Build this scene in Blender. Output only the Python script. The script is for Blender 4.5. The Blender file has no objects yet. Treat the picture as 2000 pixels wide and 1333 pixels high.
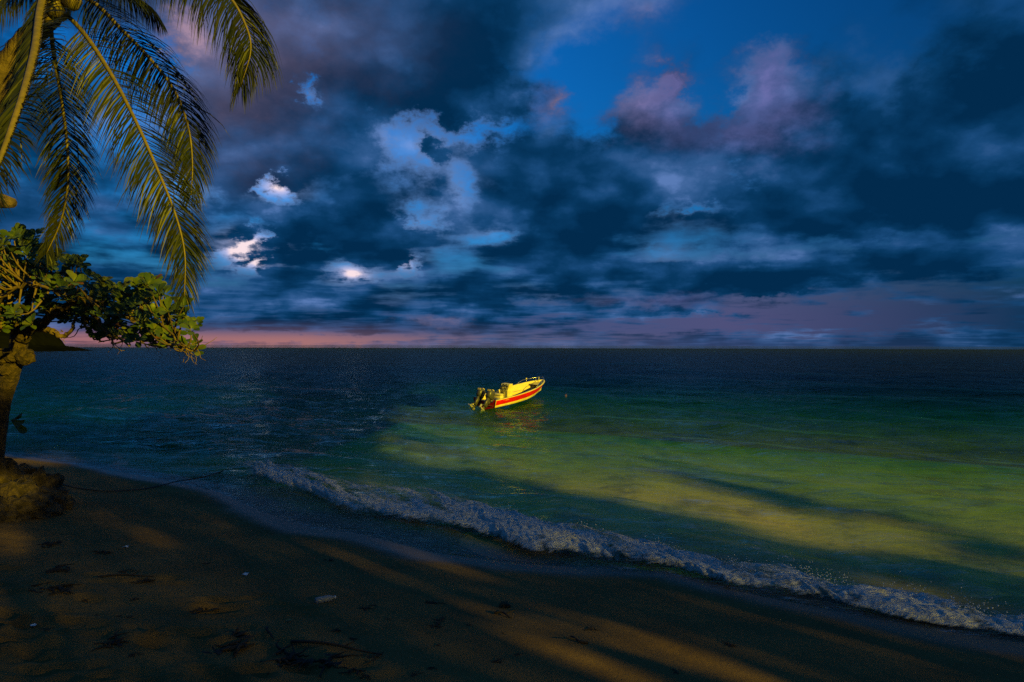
import bpy, math, random
import numpy as np
from mathutils import Vector, Matrix

rng = np.random.default_rng(11)
random.seed(11)
sc = bpy.context.scene
COL = sc.collection
R = math.radians
EYE = 2.8                 # eye height above the sea, metres
FOC = 1333.0              # focal length in pixels of the 2000 px wide photograph (24 mm lens)
HOR = 677.0               # row of the horizon

def lin(r, g, b):
    f = lambda c: (c/255/12.92) if c/255 <= 0.04045 else ((c/255+0.055)/1.055)**2.4
    return (f(r), f(g), f(b), 1.0)

def at(px, py, d):
    """point at distance d (along y) that is seen in column px, row py"""
    return np.array(((px-1000)/FOC*d, d, EYE+(HOR-py)/FOC*d))

# ------------------------------------------------------------------ camera
cam_d = bpy.data.cameras.new('camera'); cam = bpy.data.objects.new('camera', cam_d); COL.objects.link(cam)
cam_d.lens = 24; cam_d.sensor_width = 36; cam_d.clip_end = 30000; cam_d.clip_start = 0.05
cam.matrix_world = (Matrix.Translation((0, 0, EYE)) @ Matrix.Rotation(R(90.36), 4, 'X') @ Matrix.Rotation(R(0.15), 4, 'Z'))
sc.camera = cam
sc.view_settings.view_transform = 'Standard'; sc.view_settings.look = 'None'
sc.view_settings.exposure = 0; sc.view_settings.gamma = 1; sc.view_settings.use_curve_mapping = False
sc.cycles.max_bounces = 4; sc.cycles.diffuse_bounces = 2; sc.cycles.transparent_max_bounces = 12; sc.cycles.volume_bounces = 0
sc.cycles.caustics_reflective = False; sc.cycles.caustics_refractive = False
sc.cycles.sample_clamp_indirect = 2; sc.cycles.use_denoising = False

# ------------------------------------------------------------------ the warm low light from behind, on the right
SUN_EL = R(15.0); SUN_AZ = R(135.0)            # azimuth clockwise from +y, where the light stands
TAN = math.tan(SUN_EL)
TO_SUN = Vector((math.sin(SUN_AZ)*math.cos(SUN_EL), math.cos(SUN_AZ)*math.cos(SUN_EL), math.sin(SUN_EL)))
sun_d = bpy.data.lights.new('sun', 'SUN'); sun = bpy.data.objects.new('sun', sun_d); COL.objects.link(sun)
sun_d.energy = 5.0; sun_d.angle = R(0.6); sun_d.color = (1.0, 0.745, 0.025)
sun.rotation_euler = TO_SUN.to_track_quat('Z', 'Y').to_euler()
sun.location = TO_SUN*60

# ------------------------------------------------------------------ node helper
class G:
    def __init__(s, nt): s.nt = nt
    def new(s, t, **kw):
        n = s.nt.nodes.new(t)
        for k, v in kw.items(): setattr(n, k, v)
        return n
    def put(s, sock, v):
        if v is None: return
        if hasattr(v, 'is_output'): s.nt.links.new(v, sock)
        else: sock.default_value = v
    def m(s, op, a, b=None, c=None, clamp=False):
        n = s.new('ShaderNodeMath', operation=op, use_clamp=clamp)
        for i, v in enumerate((a, b, c)): s.put(n.inputs[i], v)
        return n.outputs[0]
    def v(s, op, a, b=None, scale=None):
        n = s.new('ShaderNodeVectorMath', operation=op)
        s.put(n.inputs[0], a); s.put(n.inputs[1], b)
        if scale is not None: s.put(n.inputs['Scale'], scale)
        return n.outputs['Value'] if op in ('LENGTH', 'DOT_PRODUCT', 'DISTANCE') else n.outputs[0]
    def xyz(s, x=0.0, y=0.0, z=0.0):
        n = s.new('ShaderNodeCombineXYZ')
        for i, v in enumerate((x, y, z)): s.put(n.inputs[i], v)
        return n.outputs[0]
    def sep(s, v):
        n = s.new('ShaderNodeSeparateXYZ'); s.put(n.inputs[0], v); return n.outputs
    def noise(s, vec, scale, detail=6.0, rough=0.55, dist=0.0, lac=2.0, col=False, dim='3D'):
        n = s.new('ShaderNodeTexNoise', noise_dimensions=dim)
        s.put(n.inputs['Vector'], vec)
        for k, v in (('Scale', scale), ('Detail', detail), ('Roughness', rough), ('Lacunarity', lac), ('Distortion', dist)): s.put(n.inputs[k], v)
        return n.outputs['Color' if col else 'Fac']
    def mix(s, f, a, b, blend='MIX'):
        n = s.new('ShaderNodeMix', data_type='RGBA', blend_type=blend)
        s.put(n.inputs[0], f); s.put(n.inputs[6], a); s.put(n.inputs[7], b)
        return n.outputs[2]
    def ramp(s, f, stops, interp='LINEAR'):
        n = s.new('ShaderNodeValToRGB'); s.put(n.inputs[0], f)
        e = n.color_ramp.elements; n.color_ramp.interpolation = interp
        while len(e) < len(stops): e.new(0.5)
        for k, (p, c) in zip(e, stops): k.position = p; k.color = c if not isinstance(c, (int, float)) else (c, c, c, 1)
        return n.outputs[0]
    def sstep(s, x, lo, hi):
        n = s.new('ShaderNodeMapRange', interpolation_type='SMOOTHSTEP')
        s.put(n.inputs[0], x); n.inputs[1].default_value = lo; n.inputs[2].default_value = hi
        n.inputs[3].default_value = 0; n.inputs[4].default_value = 1
        return n.outputs[0]
# ------------------------------------------------------------------ sky: dusk air, broken cumulus
world = bpy.data.worlds.new('World'); sc.world = world; world.use_nodes = True
world.cycles.sampling_method = 'MANUAL'; world.cycles.sample_map_resolution = 512
nt = world.node_tree; nt.nodes.clear(); g = G(nt)
tc = g.new('ShaderNodeTexCoord'); D = tc.outputs['Generated']
dx, dy, dz = g.sep(D)
zz = g.m('MAXIMUM', dz, 0.0)
az = g.m('ARCTAN2', dx, dy); el = g.m('ARCSINE', zz)
inv = g.m('DIVIDE', 1.0, g.m('ADD', zz, 0.46))
Q = g.xyz(g.m('MULTIPLY', dx, inv), g.m('MULTIPLY', dy, inv), 3.7)     # a flat cloud deck seen in perspective
QL = g.v('ADD', Q, (0.02, 0.085, 0.0))                                   # the same a step towards the light, for relief
wob = g.v('SUBTRACT', g.noise(Q, 4.7, 3, 0.55, col=True, dim='2D'), (0.5, 0.5, 0.5))
wob2 = g.v('SUBTRACT', g.noise(Q, 20.0, 5, 0.66, col=True, dim='2D'), (0.5, 0.5, 0.5))
flat = g.m('MINIMUM', g.m('ADD', g.m('MULTIPLY', zz, 2.6), 0.16), 1.0)   # edges get flatter towards the horizon
P0 = g.xyz(az, el, 0.0)
wv = g.v('ADD', g.v('SCALE', wob, scale=0.10), g.v('SCALE', wob2, scale=0.07))
wx, wy, wz_ = g.sep(wv)
P = g.v('ADD', P0, g.xyz(wx, g.m('MULTIPLY', wy, flat), 0.0))

def aim(px, py):
    a = math.atan((px-1000)/FOC); return a, math.atan((HOR-py)/FOC*math.cos(a))
ROT = {}
def turned(pt, tilt):
    k = (id(pt), tilt)
    if k not in ROT:
        c, n = math.cos(R(tilt)), math.sin(R(tilt))
        ROT[k] = (g.v('DOT_PRODUCT', pt, (c, n, 0)), g.v('DOT_PRODUCT', pt, (-n, c, 0)))
    return ROT[k]
def blobs(lst, pt=None):
    """sum of soft elliptical puffs: (px, py, half width, half height, amount, tilt)"""
    tot = None; pt = pt or P
    for b in lst:
        px, py, w, h, amt = b[:5]; tilt = b[5] if len(b) > 5 else 0
        tilt = 0 if abs(tilt) < 20 else math.copysign(36, tilt)
        a, e = aim(px, py); k = math.cos(a)**2
        sx, sy = 1/(w/FOC*k*1.5), 1/(h/FOC*math.sqrt(k)*1.5)
        if tilt:
            c, n = math.cos(R(tilt)), math.sin(R(tilt)); a, e = c*a+n*e, -n*a+c*e
        vm = g.new('ShaderNodeVectorMath', operation='MULTIPLY_ADD')
        # the running sum rides along in z (times nought), so the renderer works the puffs off one by one
        ca, cb = turned(pt, tilt)
        g.put(vm.inputs[0], g.xyz(ca, cb, 0.0 if tot is None else tot))
        vm.inputs[1].default_value = (sx, sy, 0); vm.inputs[2].default_value = (-a*sx, -e*sy, 0)
        gr = g.new('ShaderNodeTexGradient', gradient_type='QUADRATIC_SPHERE'); g.put(gr.inputs[0], vm.outputs[0])
        tot = g.m('MULTIPLY', gr.outputs['Fac'], amt) if tot is None else g.m('MULTIPLY_ADD', gr.outputs['Fac'], amt, tot)
    return tot

n1 = g.noise(Q, 4.3, 6, 0.52, 0.0, dim='2D')
n2 = g.noise(Q, 11.5, 6, 0.58, 0.0, dim='2D')
# how much cloud stands where
cover = blobs([
    # openings
    (1480, 40, 420, 190, -1.0, 0), (1130, 130, 150, 110, -.8, 0), (1760, 60, 250, 120, -.45), (1180, 250, 120, 80, -.5), (1390, 220, 60, 70, -.6),
    (795, 290, 90, 66, -1.15, 0), (915, 255, 120, 32, -.72, 0), (895, 365, 36, 66, -.62, 0), (985, 255, 80, 40, -.5),
    (818, 440, 34, 44, -.65, 0), (960, 462, 50, 18, -.7, 0), (545, 370, 56, 18, -1.05, -40), (530, 380, 100, 50, -.2), (515, 340, 22, 40, -.6),
    (478, 482, 80, 18, -1.3, 38), (500, 520, 58, 15, -1.1, 30), (480, 490, 120, 70, -.2), (690, 540, 50, 16, -1.0, 15), (792, 520, 22, 20, -.9), (605, 187, 30, 20, -.8),
    (280, 150, 130, 110, -.9), (360, 370, 70, 40, -.8), (200, 260, 110, 50, -.5), (100, 90, 120, 100, -.6),
    (1340, 412, 90, 13, -.7), (1455, 352, 55, 24, -.6), (1300, 500, 45, 16, -.6), (1440, 497, 120, 13, -.32, 3), (1730, 472, 260, 16, -.3, 3),
    (1500, 605, 420, 26, -.95), (1900, 560, 260, 55, -.9), (1700, 630, 700, 30, -.9), (500, 664, 700, 12, -1.6), (1050, 590, 90, 10, -.5), (860, 632, 40, 9, -.6), (1250, 645, 500, 14, -.6),
    # clouds
    (760, 60, 420, 200, .5), (560, 290, 250, 130, .45), (440, 190, 130, 130, .5), (700, 460, 170, 90, .55), (960, 190, 130, 50, .5), (1250, 20, 90, 60, .4, 40),
    (1500, 205, 85, 110, 1.5), (1470, 260, 110, 70, .9), (1285, 225, 75, 75, 1.2), (1325, 165, 24, 34, 1.1), (1105, 200, 36, 40, .5), (1800, 300, 420, 200, .75), (1230, 330, 330, 90, .6), (1650, 400, 420, 60, .55),
    (845, 295, 50, 28, .75), (1150, 400, 150, 60, .4), (1480, 540, 380, 30, .65), (1380, 605, 150, 11, 1.0), (1240, 612, 140, 14, .6), (1520, 575, 70, 9, 1.0), (1100, 520, 130, 50, .4), (360, 85, 55, 45, .85),
    (1600, 130, 300, 80, .15)])
away = g.m('MAXIMUM', g.sstep(el, R(28), R(50)), g.sstep(g.m('ABSOLUTE', az), R(42), R(65)))     # thicker cloud added out of view, overhead and behind, to dim the skylight
inv3 = g.m('DIVIDE', 1.0, g.m('ADD', zz, 0.055))
n3 = g.noise(g.xyz(g.m('MULTIPLY', dx, inv3), g.m('MULTIPLY', dy, inv3), 0.0), 1.25, 5, 0.55, dim='2D')      # rows of small clouds far out
lowband = g.m('SUBTRACT', 1.0, g.sstep(el, R(6), R(15)))
rows_ = g.m('MULTIPLY', g.m('SUBTRACT', n3, 0.47), g.m('MULTIPLY', lowband, 1.7))
dens = g.m('ADD', g.m('ADD', g.m('ADD', cover, rows_), g.m('ADD', 0.64, g.m('MULTIPLY', away, 0.16))), g.m('ADD', g.m('MULTIPLY', g.m('SUBTRACT', n1, 0.5), 1.0), g.m('MULTIPLY', g.m('SUBTRACT', n2, 0.5), 0.46)))
alpha = g.sstep(dens, -0.02, 0.76)
thick = g.sstep(dens, 0.45, 1.05)
relief = g.m('SUBTRACT', g.noise(QL, 5.0, 2.5, 0.45, 0.0, dim='2D'), g.noise(Q, 5.0, 2.5, 0.45, 0.0, dim='2D'))      # tops against bases

# clear air: the physical sky, deepened to the blue of dusk; mauve haze low down, glow where the day went
ns = g.new('ShaderNodeTexSky', sky_type='NISHITA'); ns.sun_disc = False
ns.sun_elevation = SUN_EL; ns.sun_rotation = SUN_AZ; ns.altitude = 0; ns.air_density = 1.4; ns.dust_density = 0.6; ns.ozone_density = 3.0
air = g.mix(1.0, ns.outputs[0], (0.03, 0.62, 1.5, 1), 'MULTIPLY')
air = g.mix(1.0, air, g.ramp(g.sstep(az, R(-5), R(42)), [(0.0, (0.86, 0.86, 0.86, 1)), (1.0, (0.5, 0.42, 0.42, 1))]), 'MULTIPLY')      # dimmer away from the afterglow
S = 10.0
def C(r, gg, b, k=1.0):
    c = lin(r, gg, b); return (c[0]*S*k, c[1]*S*k, c[2]*S*k, 1)
af = g.m('DIVIDE', g.m('ADD', az, 0.65), 1.3)
low = g.ramp(af, [(0.0, C(165, 108, 112)), (0.27, C(172, 116, 114)), (0.42, C(122, 100, 120)), (0.5, C(98, 94, 124)), (0.72, C(70, 76, 116)), (1.0, C(12, 48, 80))])
haze_ = g.ramp(af, [(0.0, C(44, 80, 124)), (0.5, C(66, 82, 126)), (0.74, C(78, 80, 122)), (1.0, C(16, 52, 86))])
air = g.mix(g.m('SUBTRACT', 1.0, g.sstep(el, R(2.0), R(11))), air, haze_)
air = g.mix(g.m('MULTIPLY', g.m('SUBTRACT', 1.0, g.sstep(el, R(0.3), R(1.5))), 0.9), air, low)
glow = blobs([(800, 285, 190, 110, .8), (890, 380, 80, 110, .55), (540, 370, 90, 48, 1.6), (480, 488, 95, 45, 2.6), (500, 520, 60, 22, 1.2), (690, 538, 70, 30, 2.0), (810, 450, 80, 80, .6), (960, 460, 90, 40, .5), (360, 370, 110, 60, .8), (605, 187, 40, 26, .5), (792, 520, 40, 30, 1.4), (1330, 420, 200, 60, .22), (1300, 500, 60, 30, .5), (200, 260, 120, 60, .35)], P0)
gl = g.m('MULTIPLY', glow, g.m('ADD', 0.35, g.m('MULTIPLY', n2, 0.55)))
air = g.mix(g.m('MINIMUM', gl, 1.0), air, g.ramp(gl, [(0.0, C(70, 130, 205)), (0.45, C(120, 160, 225)), (0.8, C(205, 200, 235)), (1.0, C(250, 226, 232))]))

# clouds: slate below, mauve where the last light reaches them
tone = g.m('ADD', g.m('ADD', 0.50, g.m('MULTIPLY', relief, 1.7)), g.m('ADD', g.m('MULTIPLY', g.m('ADD', g.m('SUBTRACT', g.m('MULTIPLY', g.m('ABSOLUTE', g.m('SUBTRACT', n2, 0.5)), 2.6), 0.25), g.m('MULTIPLY', rows_, -0.5)), 0.30), g.m('MULTIPLY', thick, -0.22)))
tone = g.m('ADD', tone, blobs([(500, 120, 260, 190, .12), (430, 180, 120, 120, -.1), (1500, 180, 110, 110, .55), (1285, 200, 100, 80, .5), (1105, 195, 60, 50, .2), (360, 85, 70, 50, .3), (1250, 30, 120, 70, .1), (1420, 260, 160, 60, .25), (1180, 260, 140, 60, .12), (840, 300, 240, 110, .18), (300, 400, 160, 60, .12),
    (1800, 390, 330, 110, -.30), (1900, 200, 220, 220, -.28), (960, 180, 170, 60, -.30), (700, 480, 180, 50, -.28), (1480, 545, 380, 22, -.20), (1150, 420, 180, 50, -.15), (1000, 560, 300, 40, -.12)], P))
cloud = g.ramp(tone, [(0.0, C(2, 42, 76)), (0.28, C(8, 55, 95)), (0.52, C(24, 72, 120)), (0.74, C(48, 90, 142)), (1.0, C(88, 122, 180))])
pink = blobs([(1500, 180, 95, 95, 1.0), (1285, 195, 90, 75, .9), (1325, 160, 40, 40, .5), (1105, 195, 60, 50, .6), (362, 85, 60, 45, 1.5), (1250, 30, 120, 60, .45), (1420, 270, 160, 50, .4), (430, 130, 200, 200, .42), (620, 60, 260, 120, .2), (860, 632, 60, 14, .7), (1290, 590, 160, 12, .4)], P)
cloud = g.mix(g.m('MULTIPLY', g.m('MINIMUM', pink, 1.3), 0.85, clamp=True), cloud, g.ramp(az, [(0.0, C(160, 134, 158)), (0.25, C(108, 108, 168))]))
rim = g.m('MULTIPLY', g.m('MULTIPLY', alpha, g.m('SUBTRACT', 1.0, alpha)), g.m('MINIMUM', g.m('MULTIPLY', glow, 2.2), 1.6))
cloud = g.mix(g.m('MINIMUM', g.m('MULTIPLY', rim, 0.5), 0.4), cloud, C(200, 205, 240))
# far clouds sink into the low haze
cloud = g.mix(g.m('MULTIPLY', g.m('SUBTRACT', 1.0, g.sstep(el, R(-0.5), R(2.2))), 0.5), cloud, low)
sky = g.mix(alpha, air, cloud)
bg = g.new('ShaderNodeBackground'); g.put(bg.inputs[0], sky); bg.inputs[1].default_value = 1.0/S
out = g.new('ShaderNodeOutputWorld'); nt.links.new(bg.outputs[0], out.inputs[0])
# ------------------------------------------------------------------ helpers: objects, meshes, noise, materials
def mesh_of(name, verts, faces, mat=None, smooth=True, attrs=None):
    me = bpy.data.meshes.new(name)
    me.from_pydata([tuple(map(float, v)) for v in verts], [], [tuple(map(int, f)) for f in faces])
    if smooth: me.polygons.foreach_set('use_smooth', [True]*len(me.polygons))
    for k, arr in (attrs or {}).items():
        me.attributes.new(k, 'FLOAT', 'POINT').data.foreach_set('value', np.asarray(arr, dtype=np.float32))
    if mat is not None: me.materials.append(mat)
    me.update(); return me

def grid_mesh(name, co, mat=None, smooth=True, attrs=None):
    """co: (rows, cols, 3)"""
    r, c = co.shape[:2]
    idx = np.arange(r*c).reshape(r, c)
    f = np.stack((idx[:-1, :-1], idx[:-1, 1:], idx[1:, 1:], idx[1:, :-1]), -1).reshape(-1, 4)
    me = bpy.data.meshes.new(name)
    me.vertices.add(r*c); me.vertices.foreach_set('co', co.reshape(-1).astype(np.float32))
    me.loops.add(f.size); me.loops.foreach_set('vertex_index', f.reshape(-1).astype(np.int32))
    me.polygons.add(len(f)); me.polygons.foreach_set('loop_start', np.arange(0, f.size, 4, dtype=np.int32))
    me.update(calc_edges=True)
    me.polygons.foreach_set('use_smooth', np.full(len(f), smooth))
    for k, arr in (attrs or {}).items():
        me.attributes.new(k, 'FLOAT', 'POINT').data.foreach_set('value', np.asarray(arr, dtype=np.float32).reshape(-1))
    if mat is not None: me.materials.append(mat)
    me.validate(); return me

def link(name, me, parent=None, label=None, cat=None, group=None, kind=None, loc=None):
    o = bpy.data.objects.new(name, me); COL.objects.link(o)
    if parent is not None: o.parent = parent
    if loc is not None: o.location = tuple(map(float, loc))
    for k, v in (('label', label), ('category', cat), ('group', group), ('kind', kind)):
        if v: o[k] = v
    return o

def thing(name, label, cat, loc=(0, 0, 0), rot=(0, 0, 0), group=None):
    o = link(name, None, None, label, cat, group, None, loc); o.rotation_euler = rot; return o

class MB:
    """collects shapes into one mesh"""
    def __init__(s): s.v = []; s.f = []
    def add(s, verts, faces):
        b = len(s.v); s.v.extend(np.asarray(verts, float).tolist()); s.f.extend([tuple(i+b for i in f) for f in faces]); return s
    def box(s, lo, hi, bev=0.0, taper=None):
        x0, y0, z0 = lo; x1, y1, z1 = hi
        if bev <= 0:
            v = [(x, y, z) for z in (z0, z1) for x, y in ((x0, y0), (x1, y0), (x1, y1), (x0, y1))]
            return s.add(v, [(0, 3, 2, 1), (4, 5, 6, 7), (0, 1, 5, 4), (1, 2, 6, 5), (2, 3, 7, 6), (3, 0, 4, 7)])
        b = bev; rings = []
        def ring(i, z): return [(x0+i+b, y0+i, z), (x1-i-b, y0+i, z), (x1-i, y0+i+b, z), (x1-i, y1-i-b, z), (x1-i-b, y1-i, z), (x0+i+b, y1-i, z), (x0+i, y1-i-b, z), (x0+i, y0+i+b, z)]
        v = ring(b*.7, z0)+ring(0, z0+b)+ring(0, z1-b)+ring(b*.7, z1)
        f = [tuple(range(7, -1, -1)), tuple(range(24, 32))]
        for k in range(3):
            for i in range(8): f.append((k*8+i, k*8+(i+1) % 8, (k+1)*8+(i+1) % 8, (k+1)*8+i))
        return s.add(v, f)
    def tube(s, pts, rad, n=8, caps=True):
        pts = np.asarray(pts, float); m = len(pts)
        rad = np.broadcast_to(np.asarray(rad, float), (m,))
        t = np.gradient(pts, axis=0); t /= np.linalg.norm(t, axis=1)[:, None]+1e-9
        ref = np.array((0, 0, 1.0)) if abs(t[0][2]) < .9 else np.array((1.0, 0, 0))
        u = np.cross(t[0], ref); u /= np.linalg.norm(u); vs = []
        for i in range(m):
            u = u-t[i]*np.dot(u, t[i]); u /= np.linalg.norm(u)+1e-9; w = np.cross(t[i], u)
            for k in range(n):
                a = 2*math.pi*k/n; vs.append(pts[i]+rad[i]*(math.cos(a)*u+math.sin(a)*w))
        f = [(i*n+k, i*n+(k+1) % n, (i+1)*n+(k+1) % n, (i+1)*n+k) for i in range(m-1) for k in range(n)]
        if caps: f += [tuple(range(n-1, -1, -1)), tuple(range((m-1)*n, m*n))]
        return s.add(vs, f)
    def lathe(s, prof, axis_o, axis_d, n=14):
        """prof: (distance along the axis, radius)"""
        d = np.asarray(axis_d, float); d /= np.linalg.norm(d); ref = np.array((0, 0, 1.0)) if abs(d[2]) < .9 else np.array((1.0, 0, 0))
        u = np.cross(d, ref); u /= np.linalg.norm(u); w = np.cross(d, u); o = np.asarray(axis_o, float); vs = []
        for h, r in prof:
            for k in range(n): a = 2*math.pi*k/n; vs.append(o+d*h+r*(math.cos(a)*u+math.sin(a)*w))
        m = len(prof)
        f = [(i*n+k, i*n+(k+1) % n, (i+1)*n+(k+1) % n, (i+1)*n+k) for i in range(m-1) for k in range(n)]
        f += [tuple(range(n-1, -1, -1)), tuple(range((m-1)*n, m*n))]
        return s.add(vs, f)
    def mesh(s, name, mat, smooth=True): return mesh_of(name, s.v, s.f, mat, smooth)
    def obj(s, name, mat, parent=None, smooth=True, **kw): return link(name, s.mesh(name, mat, smooth), parent, **kw)

def vnoise(x, y, seed=0):
    """smooth lattice noise, -1..1"""
    x = np.asarray(x, float); y = np.asarray(y, float)
    xi = np.floor(x).astype(np.int64); yi = np.floor(y).astype(np.int64); fx = x-xi; fy = y-yi
    def h(i, j):
        n = (i*374761393+j*668265263+seed*1442695041) & 0xffffffff
        n = ((n ^ (n >> 13))*1274126177) & 0xffffffff
        n = n ^ (n >> 16); return (n & 0xffff)/32767.5-1
    u = fx*fx*fx*(fx*(fx*6-15)+10); v = fy*fy*fy*(fy*(fy*6-15)+10)
    return (h(xi, yi)*(1-u)+h(xi+1, yi)*u)*(1-v)+(h(xi, yi+1)*(1-u)+h(xi+1, yi+1)*u)*v
def fbm(x, y, seed=0, oct=5, rough=.5):
    t = 0; a = 1.0; n = 0
    for k in range(oct): t = t+a*vnoise(x*2**k+k*17.3, y*2**k-k*9.1, seed+k); n += a; a *= rough
    return t/n
def vnoise3(p, seed=0):
    return (vnoise(p[:, 0]+p[:, 2]*.7, p[:, 1]-p[:, 2]*.6, seed)+vnoise(p[:, 1]*1.1+5, p[:, 2]*1.1+p[:, 0]*.5, seed+3))*.5

def mat_new(name):
    m = bpy.data.materials.new(name); m.use_nodes = True; nt = m.node_tree; nt.nodes.clear(); return m, G(nt)
def principled(name, base, rough=.6, var=None, scale=20, spec=.5, bump=None, metal=0.0, trans=0.0, detail=4, coord='Object'):
    """plain procedural material: base colour broken up with noise, optional fine relief"""
    m, g = mat_new(name); b = g.new('ShaderNodeBsdfPrincipled'); o = g.new('ShaderNodeOutputMaterial')
    tc = g.new('ShaderNodeTexCoord').outputs[coord]; c = (*base, 1)
    if var is not None:
        n = g.noise(tc, scale, detail, .6)
        c = g.mix(g.sstep(n, .35, .65), c, (*var, 1))
    g.put(b.inputs['Base Color'], c); b.inputs['Roughness'].default_value = rough; b.inputs['Metallic'].default_value = metal
    b.inputs['Specular IOR Level'].default_value = spec
    if bump:
        bn = g.new('ShaderNodeBump'); bn.inputs['Strength'].default_value = bump[1]; bn.inputs['Distance'].default_value = bump[2]
        g.put(bn.inputs['Height'], g.noise(tc, bump[0], 6, .6)); g.put(b.inputs['Normal'], bn.outputs[0])
    sh = b.outputs[0]
    if trans:
        t = g.new('ShaderNodeBsdfTranslucent'); g.put(t.inputs[0], c); mx = g.new('ShaderNodeMixShader'); mx.inputs[0].default_value = trans
        g.nt.links.new(sh, mx.inputs[1]); g.nt.links.new(t.outputs[0], mx.inputs[2]); sh = mx.outputs[0]
    g.nt.links.new(sh, o.inputs[0]); return m

def spline(pts, n):
    """Catmull-Rom through pts, n samples"""
    p = np.asarray(pts, float); p = np.vstack((2*p[0]-p[1], p, 2*p[-1]-p[-2])); m = len(p)-3
    t = np.linspace(0, m-1e-6, n); i = t.astype(int); f = (t-i)[:, None]
    a, b, c, d = p[i], p[i+1], p[i+2], p[i+3]
    return .5*((2*b)+(c-a)*f+(2*a-5*b+4*c-d)*f**2+(3*b-a-3*c+d)*f**3)
# ------------------------------------------------------------------ the shore: one sand sheet from the dry beach down to the sea bed
def sea_pt(px, py): d = EYE*FOC/(py-HOR); return ((px-1000)/FOC*d, d)
EDGE = [(-700, 240), (-160, 95), (-60, 34), (-26, 22.5)]+[sea_pt(*p) for p in ((20, 890), (150, 910), (310, 938), (440, 966), (520, 1003), (620, 1034), (700, 1044), (850, 1084), (1000, 1102), (1150, 1112), (1300, 1120), (1400, 1145), (1500, 1166), (1600, 1184), (1700, 1204), (1850, 1232), (2000, 1254))]+[(9, 4.2), (16, -1.5), (40, -21), (140, -105), (700, -560)]
EDGE = np.array(EDGE)
def shore_dist(x, y):
    """distance from the water's edge, positive on land"""
    best = np.full(x.shape, 1e18); sgn = np.ones(x.shape)
    for (ax, ay), (bx, by) in zip(EDGE[:-1], EDGE[1:]):
        ex, ey = bx-ax, by-ay; L = ex*ex+ey*ey
        t = np.clip(((x-ax)*ex+(y-ay)*ey)/L, 0, 1); qx = x-(ax+t*ex); qy = y-(ay+t*ey); d = qx*qx+qy*qy
        c = ex*qy-ey*qx; m = d < best; best = np.where(m, d, best); sgn = np.where(m, np.where(c < 0, 1, -1), sgn)
    return np.sqrt(best)*sgn
def profile(s):
    land = .012+.115*np.minimum(s, 9)+.05*np.clip(s-9, 0, 25)
    w = -s
    w2 = np.clip(w-3, 0, 24); bed = -(.06*np.minimum(w, 3)+.013*w2+.0030*w2**2+.20*np.clip(w-27, 0, 170))
    return np.where(s > 0, land, bed)
prints = []      # footprints and scuffs: x, y, length, width, angle, depth
for k in range(150):
    px = rng.uniform(-100, 1150); py = rng.uniform(1060, 1420)
    if px > 620+(py-1130)*1.2: continue
    d = (EYE-.75)*FOC/(py-HOR); prints.append(((px-1000)/FOC*d, d, rng.uniform(.12, .2), rng.uniform(.05, .09), rng.uniform(-.7, .5), rng.uniform(.02, .05)))
def ground(x, y, fine=True):
    s = shore_dist(x, y); z = profile(s)
    dry = np.clip((s-1.5)/3, 0, 1)
    z = z+.32*np.exp(-(((x+8.6)/2.6)**2+((y-10.4)/2.0)**2))*dry
    z = z-3.0*np.clip((-x-1.5-.12*y)/7, 0, 1)*np.clip((-s-.5)/5, 0, 1)           # the bay deepens to the left
    z = z+.03*fbm(x*.35, y*.35, 5, 3)*np.clip(s/2, 0, 1)+.05*fbm(x*.25, y*.25, 8, 3)*np.clip(-s/4, 0, 1)
    if fine:
        left = np.clip((-x*.9+1.2-.12*y+.4)/2.0, 0, 1)*dry
        z = z+left*(.030*fbm(x*1.1, y*2.3, 21, 4)+.018*fbm(x*3.6, y*5.2, 31, 3))
        z = z+.006*fbm(x*5, y*5, 41, 3)*np.clip(s/3, 0, 1)
        z = z+.010*np.sin((x*.787-y*.617)*.4+(x*.617+y*.787)*11+2*fbm(x*.8, y*.8, 3, 2))*np.clip((-s-.5)/2, 0, 1)*(s > -30)
        near = (np.abs(x) < 12) & (y < 14) & (y > 1)
        xn, yn, zn = x[near], y[near], z[near]
        for fx, fy, fl, fw, fa, dep in prints:
            ca, sa = math.cos(fa), math.sin(fa); u = ((xn-fx)*ca+(yn-fy)*sa)/fl; v = (-(xn-fx)*sa+(yn-fy)*ca)/fw
            r2 = u*u+v*v; zn = zn-dep*np.exp(-r2)+dep*.55*np.exp(-((np.sqrt(r2)-1.7)/.5)**2)
        z[near] = zn
    return z
def ground_z(x, y): return float(ground(np.array([float(x)]), np.array([float(y)]))[0])
def on_sand(px, py):
    """the point of the beach that is seen in column px, row py"""
    d = np.geomspace(1.5, 60, 900); x = (px-1000)/FOC*d; z = EYE+(HOR-py)/FOC*d
    i = int(np.argmax(z < np.maximum(ground(x, d, False), 0))); d = d[i]
    return np.array((x[i], d, ground_z(x[i], d)))

def axis(lo, a, b, hi, n, m):
    t = np.linspace(0, 1, m)**(2.6 if hi < 1000 else 4.2)
    return np.concatenate((a-(a-lo)*t[::-1][:-1], np.linspace(a, b, n), b+(hi-b)*t[1:]))
gx = axis(-9500, -11, 8.5, 9500, 430, 70); gy = axis(-900, 1.8, 17, 9500, 360, 70)
X, Y = np.meshgrid(gx, gy)
Zg = ground(X, Y); S_ = shore_dist(X, Y)

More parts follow.
